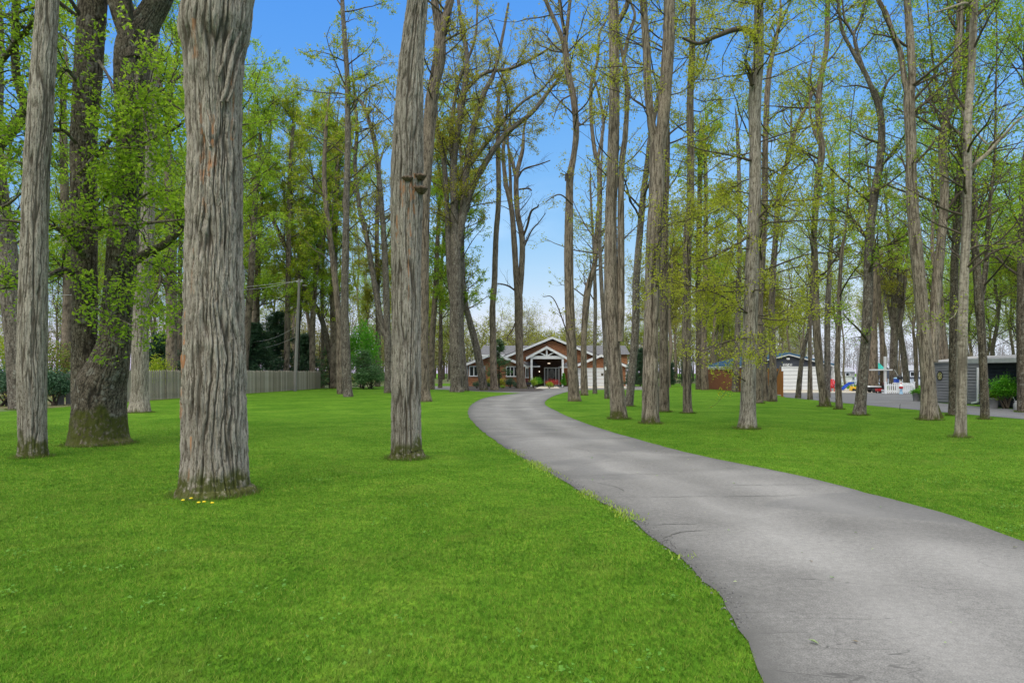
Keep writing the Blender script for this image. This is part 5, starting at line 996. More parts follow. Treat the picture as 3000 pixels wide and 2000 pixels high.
b = PB(); b.box(X(2303, D), X(2311, D), D - .16, D - .03, Z(1052.5, D), Z(1048, D)); b.lathe((X(2305, D), D - .2, Z(1052, D)), [(.05, -.05), (.06, 0), (.04, .05)], 10); b.lathe((X(2309, D), D - .2, Z(1052, D)), [(.05, -.05), (.06, 0), (.04, .05)], 10); G_('flood_light', b, 'white')

# ------------------------------------------------------------------ shed and dark house on the right (walls face the side drive)
def frame(p, q):
    p = np.array([*p, 0.]); q = np.array([*q, 0.]); u = unit(q - p); n = np.cross(u, [0, 0, 1.]); return p, u, n, np.linalg.norm(q - p)
o, u, n, Ls = frame((21.35, 35.3), (22.15, 32.3)); n = n if n[0] < 0 else -n
shed = thing('shed', 'weathered grey clapboard shed with an oval plaque and white downspout', 'shed', (*(o + u * Ls / 2)[:2], 0))
pt = lambda a, dn, z: o + u * a + n * dn + np.array([0, 0, z])
b = PB(); b.siding(o, u, n, 0, Ls, .06, 2.0, .14, .055)
V = [pt(0, -.004, 0), pt(Ls, -.004, 0), pt(Ls, -3, 0), pt(0, -3, 0), pt(0, -.004, 2.), pt(Ls, -.004, 2.), pt(Ls, -3, 2.3), pt(0, -3, 2.3)]
b.mesh(V, [(3, 2, 1, 0), (4, 5, 6, 7), (0, 1, 5, 4), (1, 2, 6, 5), (2, 3, 7, 6), (3, 0, 4, 7)]); b.build('wall', M['slate_pale'], shed)
b = PB(); V = [pt(-.08, .10, 1.99), pt(Ls + .08, .10, 1.99), pt(Ls + .08, -3.1, 2.31), pt(-.08, -3.1, 2.31)]; b.mesh(V + [v + [0, 0, .07] for v in V], [(3, 2, 1, 0), (4, 5, 6, 7), (0, 1, 5, 4), (1, 2, 6, 5), (2, 3, 7, 6), (3, 0, 4, 7)]); b.build('roof', M['planter'], shed)
b = PB(); b.bar(pt(Ls - .05, .08, 1.75), pt(Ls - .05, .08, .12), .07, .06); b.bar(pt(Ls - .05, .08, .13), pt(Ls - .28, .2, .06), .07, .06); b.build('downspout', M['white'], shed)
pl = thing('wall_plaque', 'oval black-rimmed floral plaque hanging on the grey shed wall', 'plaque', pt(.95, .05, 1.35))
def ring_on_wall(b, a, z, ra, rz, d0, d1, inner, mi=0, k=24):
    for i in range(k):
        t0, t1 = 2 * PI * i / k, 2 * PI * (i + 1) / k
        q = [(ra * f * math.cos(t), rz * f * math.sin(t)) for f, t in ((1, t0), (1, t1), (inner, t1), (inner, t0))]
        b.face([pt(a + s, d1, z + h) for s, h in q], mi); b.face([pt(a + q[0][0], d0, z + q[0][1]), pt(a + q[1][0], d0, z + q[1][1]), pt(a + q[1][0], d1, z + q[1][1]), pt(a + q[0][0], d1, z + q[0][1])], mi)
b = PB(); ring_on_wall(b, .95, 1.35, .17, .25, .03, .07, .78); b.build('rim', M['black'], pl)
b = PB(); ring_on_wall(b, .95, 1.35, .135, .2, .03, .055, 0); b.build('face', noisy('floral_plaque', [(.3, (.02, .05, .03)), (.5, (.30, .28, .08)), (.62, (.45, .42, .3)), (.75, (.12, .10, .03))], 16, detail=3), pl)

o, u, n, Ld = frame((20.98, 30.6), (21.9, 25)); n = n if n[0] < 0 else -n
dh = thing('house', 'dark slate house with a grey fascia behind the big planter at the right edge', 'house', (*(o + u * Ld / 2)[:2], 0))
b = PB(); b.siding(o, u, n, 0, Ld, .1, 2.0, .16); V = [pt(0, -.004, 0), pt(Ld, -.004, 0), pt(Ld, -6, 0), pt(0, -6, 0), pt(0, -.004, 2.05), pt(Ld, -.004, 2.05), pt(Ld, -6, 2.5), pt(0, -6, 2.5)]
b.mesh(V, [(3, 2, 1, 0), (4, 5, 6, 7), (0, 1, 5, 4), (1, 2, 6, 5), (2, 3, 7, 6), (3, 0, 4, 7)]); b.build('wall', noisy('dark_slate_siding', [(.35, (.022, .026, .034)), (.65, (.038, .042, .052))], 3), dh)
b = PB(); V = [pt(-.35, .55, 2.06), pt(Ld + .3, .55, 2.06), pt(Ld + .3, -6.2, 2.62), pt(-.35, -6.2, 2.62)]; b.mesh(V + [v + [0, 0, .06] for v in V], [(3, 2, 1, 0), (4, 5, 6, 7), (1, 2, 6, 5), (2, 3, 7, 6), (3, 0, 4, 7)]); b.build('roof', noisy('pale_roof_felt', [(.3, (.13, .13, .135)), (.7, (.22, .22, .22))], 3), dh)
b = PB(); V = [pt(-.36, .56, 1.93), pt(Ld + .3, .56, 1.93), pt(Ld + .3, .6, 1.93), pt(-.36, .6, 1.93)]; b.mesh(V + [v + [0, 0, .19] for v in V], [(3, 2, 1, 0), (4, 5, 6, 7), (0, 1, 5, 4), (1, 2, 6, 5), (2, 3, 7, 6), (3, 0, 4, 7)]); b.build('fascia', flat('grey_fascia', (.36, .37, .36), .6), dh)

# ------------------------------------------------------------------ fences
def picket_run(root, path, pw, h, gap, mat, point=.10, th=.02, arch=False, part='pickets', jit=.02):
    path = [np.array(p, float) for p in path]; b = PB()
    for p, q in zip(path[:-1], path[1:]):
        Lr = np.linalg.norm(q - p); u = (q - p) / Lr; n = np.array([-u[1], u[0]]); k = int(Lr / (pw + gap))
        for i in range(k):
            a = p + u * (i + .5) * Lr / k; hh = h * (1 + rng.uniform(-jit, jit)); ln = rng.uniform(-.012, .012); w2 = pw / 2
            if arch: prof = [(-w2, 0), (w2, 0), (w2, hh - w2), (w2 * .6, hh - w2 * .25), (0, hh), (-w2 * .6, hh - w2 * .25), (-w2, hh - w2)]
            else: prof = [(-w2, 0), (w2, 0), (w2, hh - point), (0, hh), (-w2, hh - point)]
            off = rng.uniform(-.006, .006); V = []
            for s in (-th / 2 + off, th / 2 + off):
                for x, z in prof: c = a + u * (x + ln * z / h) + n * s; V.append((c[0], c[1], z + .02))
            m = len(prof); b.mesh(V, [tuple(range(m)), tuple(range(2 * m - 1, m - 1, -1))] + [(i_, (i_ + 1) % m, (i_ + 1) % m + m, i_ + m) for i_ in range(m)])
    return b.build(part, mat, root)
def rails(root, path, zs, side, mat, w_=.04, h_=.09):
    b = PB()
    for p, q in zip(path[:-1], path[1:]):
        p = np.array(p, float); q = np.array(q, float); u = unit(q - p); n = np.array([-u[1], u[0]]) * side
        for z in zs: b.bar((*(p + n), z), (*(q + n), z), h_, w_)
    return b.build('rail', mat, root)
FP = [(-20.3, 34.2), (-19.6, 42), (-19.0, 50), (-18.6, 58), (-18.3, 65.2)]
pf = thing('picket_fence', 'weathered grey picket fence along the left edge of the lawn', 'fence', (-19.2, 50, 0))
picket_run(pf, FP, .125, 1.66, .045, M['picket']); rails(pf, FP, (.35, 1.2), .06, M['fence_wood'])
for k in range(9):
    p = np.array(FP[0]) + (np.array(FP[-1]) - np.array(FP[0])) * k / 8; b = PB(); b.box(p[0] - .32, p[0] - .22, p[1] - .05, p[1] + .05, 0, 1.5); b.build('post', M['fence_wood'], pf)
gt = thing('board_gate', 'dark wide-board gate with rounded tops beside the laurel shrubs', 'gate', (-21.0, 32.4, 0))
picket_run(gt, [(-21.35, 32.0), (-20.55, 32.6)], .27, 1.52, .03, M['gate_wood'], arch=True, th=.03, part='board'); rails(gt, [(-21.35, 32.0), (-20.55, 32.6)], (.4, 1.2), .05, M['gate_wood'])
RP = [gp(2068, 1139.5)[:2], gp(2100, 1141.5)[:2], gp(2166, 1146.5)[:2]]; RQ = [gp(2167, 1147)[:2], gp(2288, 1156.5)[:2]]
rf = thing('board_fence', 'tall solid red-brown board fence left of the blue-roofed garage', 'fence', (*RP[1], 0))
picket_run(rf, RP, .14, 1.82, .004, M['red_fence'], point=.004, part='boards', jit=.004)
b = PB(); 
for p, q in zip(RP[:-1], RP[1:]): b.bar((*p, 1.86), (*q, 1.86), .11, .05)
b.build('cap_rail', flat('pale_cap', (.5, .46, .4), .7), rf)
rg = thing('fence_panel', 'rust-orange board fence panel and gate leaf standing before the garage', 'fence', (*((RQ[0] + RQ[1]) / 2), 0))
picket_run(rg, RQ, .14, 1.78, .004, M['rust_fence'], point=.004, part='boards', jit=.004)
b = PB(); 
for z in (.25, .55, 1.1, 1.6): b.bar((*RQ[1], z), (*(RQ[1] + [.14, -.06]), z), .05, .06)
b.build('hinge', M['black'], rg)
g = gp(2291.5, 1162); b = PB(); b.box(g[0] - .055, g[0] + .055, g[1] - .055, g[1] + .055, 0, 1.56); b.box(g[0] - .065, g[0] + .065, g[1] - .065, g[1] + .065, 1.56, 1.6)
tag(own(b.build('gate_post', M['rust_fence']), (g[0], g[1], 0)), 'lone rust-brown gate post left of the white garage door', 'post')
wf = thing('white_picket_fence', 'low white picket fence at the edge of the play yard', 'fence', (28.2, 49.3, 0))
WP = [(26.95, 49.2), (29.2, 49.6)]; WQ = [(29.25, 49.6), (29.9, 52.6)]
picket_run(wf, WP, .075, .72, .075, M['white'], point=.05, jit=.0); picket_run(wf, WQ, .075, .74, .06, M['white'], point=.05, jit=0.); rails(wf, WP, (.18, .60), .03, M['white'], .03, .07); rails(wf, WQ, (.18, .60), .03, M['white'], .03, .07)
for x, y in ((26.9, 49.18), (29.2, 49.62), (29.95, 52.65)): b = PB(); b.box(x - .06, x + .06, y - .06, y + .06, 0, .80); b.box(x - .075, x + .075, y - .075, y + .075, .80, .86); b.build('post', M['white'], wf)
# utility pole and its wires
up = thing('utility_pole', 'weathered wooden utility pole standing before the picket fence', 'pole', (*gp(864, 1145)[:2], 0)); g = gp(864, 1145); t = at(877, 817, g[1])
B = MB(); stem(B, [[g[0], g[1], -.2, .155], [g[0], g[1], 0, .15], [*((g + t) / 2), .13], [*t, .105]], 12, .3, lump=.02); B.build('pole', M['pole'], up, True, up.location, False)
b = PB(); b.bar(t + [-.25, 0, -.25], t + [.3, 0, -.2], .08, .08); b.lathe(t + [.25, -.1, -.2], [(.05, 0), (.06, .05), (.03, .12)], 8); b.lathe((t[0] + .45, t[1], t[2] - .55), [(.2, -.015), (.22, 0), (.2, .015)], 14); b.build('insulator', M['steel'], up)
B = MB()
for (a, c) in ((t + [0, 0, -.1], at(560, 838, 50)), (t + [.05, 0, -.15], at(-100, 860, 40)), (at(871, 955, g[1]), at(700, 1000, 60)), (at(870, 985, g[1]), at(690, 1015, 62))):
    s = np.linspace(0, 1, 24)[:, None]; P = a[None] * (1 - s) + c[None] * s; P[:, 2] -= (.5 * np.sin(s * PI))[:, 0]; tubes(B, P[None], np.full((1, 24), .012), 4)
B.build('wire', M['steel'], up, True, up.location)

# ------------------------------------------------------------------ shrubs and evergreens
def shrub(name, label, cat, x, y, d, w_, h, leaf, n=1500, size=.07, z0=.0, group=None, shape=1., ratio=.55, flat_=.4, stems=9, bark='twig', dome=.5, dep_=None):
    c = np.array([X(x, d), d, 0]); r = thing(name, label, cat, c, group); B = MB(); S = MB(); K = max(12, n // 12)
    v = unit(rng.normal(size=(K, 3))); v[:, 2] = np.abs(v[:, 2]) * 1.0 - (1 - dome) * .6 * rng.random(K); rad = rng.uniform(.62, 1.05, K) ** shape
    rad *= .82 + .36 * vn(np.arctan2(v[:, 1], v[:, 0]) / (2 * PI) * 6 + 6, v[:, 2] * 3, 6, int(rng.integers(1, 30)))
    P1 = v * rad[:, None] * np.array([w_ / 2, (dep_ or w_) / 2, h * .55]); P1[:, 2] = np.maximum(P1[:, 2] + h * .45, z0 + .03)
    P0 = P1 * np.array([.55, .55, .75]); P = np.stack([P0, (P0 + P1) / 2, P1], 1) + c
    leaves(B, P, 12, size, size * .9, 0, t0=0., flat_=flat_, ratio=ratio)
    a = rng.uniform(0, 2 * PI, stems); q = np.stack([np.cos(a) * w_ * .05, np.sin(a) * w_ * .05, a * 0], -1); e = P1[rng.integers(0, K, stems)] * .85
    tubes(S, np.stack([q, q * .5 + e * .4 + [0, 0, h * .05], e], 1) + c, np.array([[.03, .02, .008]]) * np.ones((stems, 1)) * max(.5, min(1.6, h)), 5)
    S.build('stem', M[bark], r, True, r.location); B.build('foliage', M[leaf], r, False, r.location); return r
def conifer(name, label, x, d, h, w_, leaf='lf_hemlock', whorls=22, per=7, nl=20, size=.10, droop=-.10, z0=.25, group=None, cat='evergreen', tip=.12):
    c = np.array([X(x, d), d, 0]); r = thing(name, label, cat, c, group); T = MB(); B = MB()
    stem(T, [[*c[:2], -.1, h * .018], [*c[:2], 0, h * .017], [*(c[:2] + rng.normal(size=2) * .03), h * .5, h * .011], [*c[:2], h, .01]], 8, .3, lump=.1)
    n = whorls * per; z = z0 + (h - z0) * (np.repeat(np.arange(whorls), per) / whorls) + rng.uniform(-.5, .5, n) * h / whorls * 1.2
    a = rng.uniform(0, 2 * PI, n); Lb = w_ / 2 * ((1 - (z - z0) / (h - z0 + .01)) * (1 - tip) + tip) * rng.uniform(.45, 1.3, n)
    d0 = np.stack([np.cos(a), np.sin(a), np.full(n, .22)], -1); P = [np.stack([c[0] + a * 0, c[1] + a * 0, z], -1)]
    for k in range(4): P.append(P[-1] + d0 * (Lb / 4)[:, None]); d0 = d0 + np.array([0, 0, droop]) + rng.normal(size=(n, 3)) * .05
    P = np.stack(P, 1); tubes(T, P, np.linspace(.018, .004, 5)[None] * np.ones((n, 1)) * min(1.5, h / 3), 4)
    P2, R2 = grow(P, np.full((n, 5), .01), 6, .25, 1, w_ * .08, w_ * .2, (25, 60), droop * .6, .08, 4, .6, .006)
    leaves(B, P, nl // 2, size, size * .45, 0, t0=.2, ratio=.35, flat_=.9); leaves(B, P2, nl // 4, size, size * .35, 0, t0=0, ratio=.35, flat_=.9)
    T.build('trunk', M['twig_dark'], r, True, r.location); B.build('foliage', M[leaf], r, False, r.location); return r
conifer('hemlock', 'broad dark hemlock behind the fence, left one of the pair', 745, 60, 5.8, 5.4, group='hemlocks behind the fence', size=.22, nl=44, whorls=26, per=9)
conifer('hemlock', 'tallest dark hemlock behind the fence, close to the utility pole', 812, 66, 7.4, 6.2, group='hemlocks behind the fence', size=.22, nl=44, whorls=26, per=9)
conifer('hemlock', 'smaller dark hemlock just right of the utility pole', 893, 73, 5.6, 4.4, group='hemlocks behind the fence', size=.22, nl=40, whorls=24, per=9)
conifer('hemlock', 'dark hemlock behind the fence, left of the biggest trunk', 470, 48, 4.2, 3.8, group='hemlocks behind the fence', size=.2, nl=36)
conifer('hemlock', 'low spreading yew-like hemlock right of the two-trunk pair', 1065, 64, 3.6, 4.6, leaf='lf_pine', size=.2, nl=16, whorls=16, droop=-.06)
conifer('hemlock', 'slim hemlock left of the two-trunk pair', 966, 67, 4.6, 3.2, leaf='lf_pine', size=.2, nl=12, whorls=18)
shrub('shrub', 'bright green leafy sapling clump right of the two-trunk pair', 'shrub', 1062, 1100, 67, 4.4, 7.4, 'lf_bright', 5200, .19, z0=.8, shape=.8)
shrub('shrub', 'dark feathery evergreen shrub below the bright sapling clump', 'shrub', 1085, 0, 64, 3.6, 2.6, 'lf_pine', 3400, .16)
shrub('laurel', 'dark laurel shrub at the left edge of the lawn', 'shrub', 10, 1185, 31, 3.0, 2.0, 'lf_laurel', 5200, .10)
shrub('laurel', 'dark laurel shrub between the leftmost trunk and the gate', 'shrub', 158, 1187, 31.5, 1.75, 1.85, 'lf_laurel', 4200, .10)
shrub('shrub', 'yellow-green shrub behind the fence, left of the biggest trunk', 'shrub', 462, 1130, 42, 2.6, 3.0, 'lf_mix', 1800, .13)
shrub('shrub', 'red and green shrub behind the board gate', 'shrub', 152, 1130, 44, 3.2, 4.4, 'lf_floor', 2200, .15)
shrub('shrub', 'bright yellow-green shrub at the left edge behind the laurel', 'shrub', 10, 1130, 42, 4.0, 4.6, 'lf_mix', 2600, .15)
# garden in front of the house
conifer('pine', 'young green pine before the left wing of the house', 1462, 68, 4.9, 3.0, leaf='lf_pine', whorls=10, per=7, nl=26, size=.2, droop=.03, z0=1.0, cat='pine')
for nm, lab, x, d, w_, h, lf, n, s in (
    ('shrub', 'round lime-green shrub at the right tip of the mulch bed', 1562, 67, 1.0, 1.15, 'lf_lime', 1500, .07), ('shrub', 'bright green shrub left of the front door', 1574, 72, 1.35, 1.2, 'lf_bright', 1600, .08),
    ('japanese_maple', 'low red weeping maple before the front door', 1618, 70, 1.85, .98, 'lf_red', 2000, .07), ('shrub', 'small rounded yellow-green shrub below the red weeping maple', 1610, 66, .85, .75, 'lf_mix', 1200, .06),
    ('shrub', 'dark shrub at the left end of the mulch bed', 1397, 66, .95, .8, 'lf_laurel', 1100, .07), ('rhododendron', 'dark rhododendron under the right window', 1495, 69, 1.2, 1.15, 'lf_laurel', 1400, .09),
    ('shrub', 'purple-red shrub below the bay window', 1543, 72, 1.3, 1.0, 'lf_purple', 1200, .08), ('shrub', 'dark low shrub beside the rhododendron', 1512, 67, .7, .6, 'lf_laurel', 700, .07),
    ('shrub', 'small dark shrub between the leaning trunk and the straight brown trunk', 1429, 67, .6, .6, 'lf_laurel', 700, .07), ('shrub', 'orange-green shrub behind the straight brown trunk', 1437, 72, 1.1, 1.1, 'lf_olive', 1000, .09),
    ('shrub', 'olive shrub at the foot of the young pine', 1470, 71, 1.3, 1.0, 'lf_olive', 1200, .09), ('shrub', 'low lime plant at the front of the mulch bed', 1473, 66, .65, .34, 'lf_lime', 500, .06)):
    shrub(nm, lab, 'maple' if 'maple' in nm else 'shrub', x, 0, d, w_, h, lf, n, s, z0=.35 if 'maple' in nm else 0)
b_ = conifer('arborvitae', 'small conical green arborvitae beside the portico post', 1651, 71, 1.45, .62, leaf='lf_bright', whorls=22, per=9, nl=18, size=.08, droop=.05, z0=.25)
conifer('arborvitae', 'dark columnar evergreen right of the house garage', 1850, 73, 2.3, 1.5, whorls=22, per=10, nl=22, size=.14, droop=.02, tip=.4)
conifer('arborvitae', 'taller dark evergreen between the grey leaning trunk and the broad forking trunk', 1876, 76, 4.2, 1.9, whorls=26, per=10, nl=22, size=.14, droop=.02, tip=.3)
conifer('arborvitae', 'dark evergreen right of the broad forking trunk', 1962, 74, 2.6, 1.7, whorls=22, per=10, nl=22, size=.14, droop=.02, tip=.4)
conifer('arborvitae', 'dark evergreen left of the wood fence', 2012, 74, 3.0, 1.9, whorls=22, per=10, nl=22, size=.14, droop=.02, tip=.4)
g = gp(1549, 1140); b = PB(); b.bar((g[0], g[1], 0), (g[0], g[1], .45), .05); b.box(g[0] - .22, g[0] + .22, g[1] - .03, g[1] + .03, .42, .66); tag(own(b.build('garden_sign', M['black']), (g[0], g[1], 0)), 'small black garden sign on a stake in the mulch bed', 'sign')

# ------------------------------------------------------------------ play yard beyond the side drive
def item(name, label, cat, x, d, z=0): r = thing(name, label, cat, (X(x, d), d, z)); return r, X(x, d)
def chair(label, x, d, m, rz):
    r, cx = item('garden_chair', label, 'chair', x, d); b = PB()
    for k in range(5): b.bar((-.24 + .12 * k, .12, .32), (-.24 + .12 * k, .42, 1.02 - .05 * abs(k - 2)), .1, .025)
    b.build('backrest', m, r, (0, 0, 0)); b = PB()
    for k in range(5): b.bar((-.28, -.38 + .12 * k, .40 - .02 * k), (.28, -.38 + .12 * k, .40 - .02 * k), .1, .025)
    b.build('seat', m, r, (0, 0, 0))
    for s in (-1, 1): b = PB(); b.box(s * .30 - .06, s * .30 + .06, -.42, .2, .56, .585); b.build('armrest', m, r, (0, 0, 0))
    for s in (-1, 1):
        for y, h in ((-.38, .56), (.18, .56)): b = PB(); b.box(s * .30 - .03, s * .30 + .03, y - .03, y + .03, 0, h); b.build('leg', m, r, (0, 0, 0))
    r.rotation_euler = (0, 0, rz); return r
chair('red slatted garden chair at the corner of the garage', 2430, 55, M['red'], -.9); chair('pale blue garden chair beside the red chair', 2445, 57, M['sky_blue'], -.9)
bo, bx = item('boat', 'white cabin cruiser moored behind the blue slide', 'boat', 2487, 84); B = PB()
for k in range(10):
    def sec(t): wv = .95 * (1 - max(0, t - .55) ** 2 * 4.6); return [(t * 6 - 3, -wv, .9 + .35 * max(0, t - .4)), (t * 6 - 3, -wv * .8, .35), (t * 6 - 3, 0, .1 + .3 * max(0, t - .7)), (t * 6 - 3, wv * .8, .35), (t * 6 - 3, wv, .9 + .35 * max(0, t - .4))]
    p, q = sec(k / 10), sec((k + 1) / 10)
    for i in range(4): B.face([p[i], q[i], q[i + 1], p[i + 1]], 0, True)
    B.face([p[0], p[4], q[4], q[0]])
B.face(sec(0)); B.build('hull', M['boat_white'], bo, (0, 0, 0))
B = PB(); B.prism([(-1.2, .92), (.9, 1.0), (.3, 1.75), (-1.1, 1.75)], -.75, .75); B.box(-1.3, .5, -.85, .85, 1.76, 1.84); B.build('cabin', M['boat_white'], bo, (0, 0, 0))
B = PB(); B.box(-1.05, -.3, -.78, -.755, 1.2, 1.65); B.box(-.2, .25, -.78, -.755, 1.2, 1.65); B.mesh([(.92, -.6, 1.08), (.92, .6, 1.08), (.40, .6, 1.7), (.40, -.6, 1.7)], [(0, 1, 2, 3)]); B.build('window', M['dark_glass'], bo, (0, 0, 0))
B = PB(); [B.bar((x, -.8, .95), (x, -.8, 1.35), .03) for x in (1.2, 1.9, 2.5)]; B.bar((1.2, -.8, 1.35), (2.6, -.6, 1.42), .03); B.bar((-.4, 0, 1.84), (-.4, 0, 2.5), .03); B.build('rail', M['steel'], bo, (0, 0, 0)); bo.rotation_euler = (0, 0, .9); bo.scale = (.75, .75, .75); bo.location.z = -.25
sl, cx = item('toddler_slide', 'blue toddler slide with white supports', 'slide', 2481, 57); B = PB()
pr_ = [(-.55, .08), (-.35, .16), (-.05, .42), (.25, .62), (.5, .64)]
for (xa, za), (xb, zb) in zip(pr_[:-1], pr_[1:]): B.mesh([(xa, -.2, za), (xa, .2, za), (xb, .2, zb), (xb, -.2, zb)], [(0, 1, 2, 3)]); [B.prism([(xa, za - .03), (xb, zb - .03), (xb, zb + .1), (xa, za + .1)], y, y + .04) for y in (-.24, .2)]
B.build('chute', M['blue'], sl, (0, 0, 0)); 
for y in (-.2, .2): B = PB(); B.bar((.48, y, 0), (.40, y, .62), .05); B.bar((-.2, y, 0), (-.16, y, .28), .05); B.build('support', M['white'], sl, (0, 0, 0))
ri, cx = item('toy_digger', 'yellow ride-on toy digger by the leaning dark grey trunk', 'toy', 2503, 56); B = PB(); B.box(-.18, .18, -.15, .15, .16, .36); B.prism([(.12, .34), (.34, .58), (.4, .54), (.22, .3)], -.05, .05); B.prism([(.34, .58), (.62, .52), (.6, .46), (.36, .5)], -.05, .05); B.prism([(-.36, .05), (-.14, .05), (-.16, .38), (-.30, .42)], -.14, .14); B.build('body', M['yellow'], ri, (0, 0, 0))
for x in (-.13, .14): B = PB(); B.lathe((0, 0, 0), [(.1, -.18), (.12, -.15), (.12, .15), (.1, .18)], 14); B.V = [(x + a, c, .12 + b_2) for a, b_2, c in B.V]; B.build('wheel', M['black'], ri, (0, 0, 0))
pt_, cx = item('play_tower', 'wooden play tower with a teal roof and an orange side panel', 'playset', 2566, 58)
for sx_ in (-1, 1):
    for sy in (-1, 1): B = PB(); B.box(sx_ * .36 - .05, sx_ * .36 + .05, sy * .5 - .05, sy * .5 + .05, 0, 1.85); B.build('post', M['wood_brown'], pt_, (0, 0, 0))
B = PB(); B.box(-.42, .42, -.55, .55, .72, .80); B.build('deck', M['wood_brown'], pt_, (0, 0, 0)); B = PB(); [B.box(-.3 + .17 * k, -.2 + .17 * k, -.56, -.53, .82, 1.25) for k in range(4)]; B.box(-.4, .4, -.585, -.562, 1.2, 1.3); B.build('railing', M['wood_brown'], pt_, (0, 0, 0))
B = PB(); B.mesh([(-.5, -.65, 1.8), (.5, -.65, 1.8), (.28, 0, 2.34), (-.45, 0, 2.34), (.5, .65, 1.8), (-.5, .65, 1.8)], [(0, 1, 2, 3), (3, 2, 4, 5), (1, 4, 2), (5, 0, 3)]); B.build('roof', M['teal'], pt_, (0, 0, 0)); B = PB(); B.box(.44, .78, -.3, -.26, .62, 1.06); B.build('side_panel', M['orange'], pt_, (0, 0, 0))
cp, cx = item('white_pole', 'tall white cross-shaped pole at the corner of the picket fence', 'pole', 2593, 50.5); B = PB(); B.box(-.07, .07, -.07, .07, 0, Z(1044, 50.5)); B.box(-.09, .09, -.09, .09, 0, .8); B.build('mast', M['old_white'], cp, (0, 0, 0)); B = PB(); B.box(X(2545, 50.5) - cx, X(2612, 50.5) - cx, -.13, -.075, Z(1085, 50.5), Z(1081, 50.5)); B.build('crossbar', M['old_white'], cp, (0, 0, 0))
ct, cx = item('garden_trailer', 'black garden trailer under a white cover', 'trailer', 2558, 52); B = PB(); B.box(-.42, .40, -.3, .3, .22, .42); B.bar((.4, 0, .25), (.75, 0, .12), .04); B.build('body', M['black'], ct, (0, 0, 0)); B = PB(); B.prism([(-.48, .43), (.46, .43), (.42, .50), (-.40, .53)], -.36, .36); B.build('cover', M['boat_white'], ct, (0, 0, 0))
for y in (-.33, .33): B = PB(); B.lathe((0, 0, 0), [(.1, -.04), (.16, -.03), (.16, .03), (.1, .04)], 16); B.V = [(-.1 + a, y + c, .16 + b_2) for a, b_2, c in B.V]; B.build('wheel', M['black'], ct, (0, 0, 0))
rw, cx = item('toy_wagon', 'red toy wagon beside the black garden trailer', 'wagon', 2578, 50.6); B = PB()
V = [(-.24, -.16, .14), (.24, -.16, .14), (.24, .16, .14), (-.24, .16, .14), (-.28, -.2, .34), (.28, -.2, .34), (.28, .2, .34), (-.28, .2, .34)]; B.mesh(V, [(3, 2, 1, 0), (0, 1, 5, 4), (1, 2, 6, 5), (2, 3, 7, 6), (3, 0, 4, 7)]); B.build('tub', M['red'], rw, (0, 0, 0)); B = PB(); B.bar((.26, 0, .2), (.5, 0, .5), .025); B.build('handle', M['black'], rw, (0, 0, 0))
for x in (-.16, .16):
    for y in (-.18, .18): B = PB(); B.lathe((0, 0, 0), [(.04, -.02), (.075, -.015), (.075, .015), (.04, .02)], 12); B.V = [(x + a, y + c, .075 + b_2) for a, b_2, c in B.V]; B.build('wheel', M['black'], rw, (0, 0, 0))
bk, cx = item('bucket', 'white bucket at the left post of the picket fence', 'bucket', 2588, 49.4); B = PB(); B.lathe((0, 0, 0), [(.11, 0), (.14, .27), (.15, .27), (.13, .26)], 14); B.build('body', M['white'], bk, (0, 0, 0)); B = PB(); B.lathe((0, 0, 0), [(.145, .25), (.152, .255), (.152, .275), (.145, .28)], 14); B.build('rim', M['white'], bk, (0, 0, 0))
fp, cx = item('flower_pot', 'black flower pot with reddish plants raised beside the white pole', 'pot', 2591, 49.9); B = PB(); B.lathe((0, 0, 0), [(.06, 0), (.07, .30), (.13, .32), (.19, .58), (.2, .6), (.17, .58)], 14); B.build('pot', M['black'], fp, (0, 0, 0)); B = MB(); v = rng.normal(size=(40, 3)) * [.09, .09, .08] + [0, 0, .66]; leaves(B, np.stack([v * [.4, .4, .9], v], 1), 4, .07, .03, 0); B.build('plant', M['lf_purple'], fp, False)
kg, cx = item('kettle_grill', 'black domed kettle grill lid raised on a white post behind the picket fence', 'grill', 2636, 51); B = PB(); B.lathe((0, 0, 0), [(.17, 1.02), (.19, 1.1), (.185, 1.18), (.15, 1.27), (.09, 1.33), (.02, 1.35)], 18); B.bar((0, 0, 1.35), (0, 0, 1.40), .05); B.build('lid', M['black'], kg, (0, 0, 0)); B = PB(); B.bar((0, 0, 0), (0, 0, 1.02), .07); B.build('post', M['white'], kg, (0, 0, 0)); B = PB(); B.bar((-.1, 0, 1.25), (-.38, 0, 1.72), .03); B.build('handle', M['steel'], kg, (0, 0, 0))
mb, cx = item('mailbox', 'blue and white box left of the kettle grill', 'box', 2627, 51.6); B = PB(); B.box(-.16, .16, -.14, .14, .78, 1.06); B.build('body', M['blue'], mb, (0, 0, 0)); B = PB(); B.box(-.2, .2, -.18, .18, .68, .775); B.box(-.05, .05, -.05, .05, 0, .675); B.build('stand', M['white'], mb, (0, 0, 0)); B = PB(); B.mesh([(-.19, -.165, 1.064), (.19, -.165, 1.064), (.19, .165, 1.064), (-.19, .165, 1.064), (-.19, 0, 1.16), (.19, 0, 1.16)], [(0, 1, 5, 4), (2, 3, 4, 5), (3, 0, 4), (1, 2, 5)]); B.build('roof', M['sky_blue'], mb, (0, 0, 0))
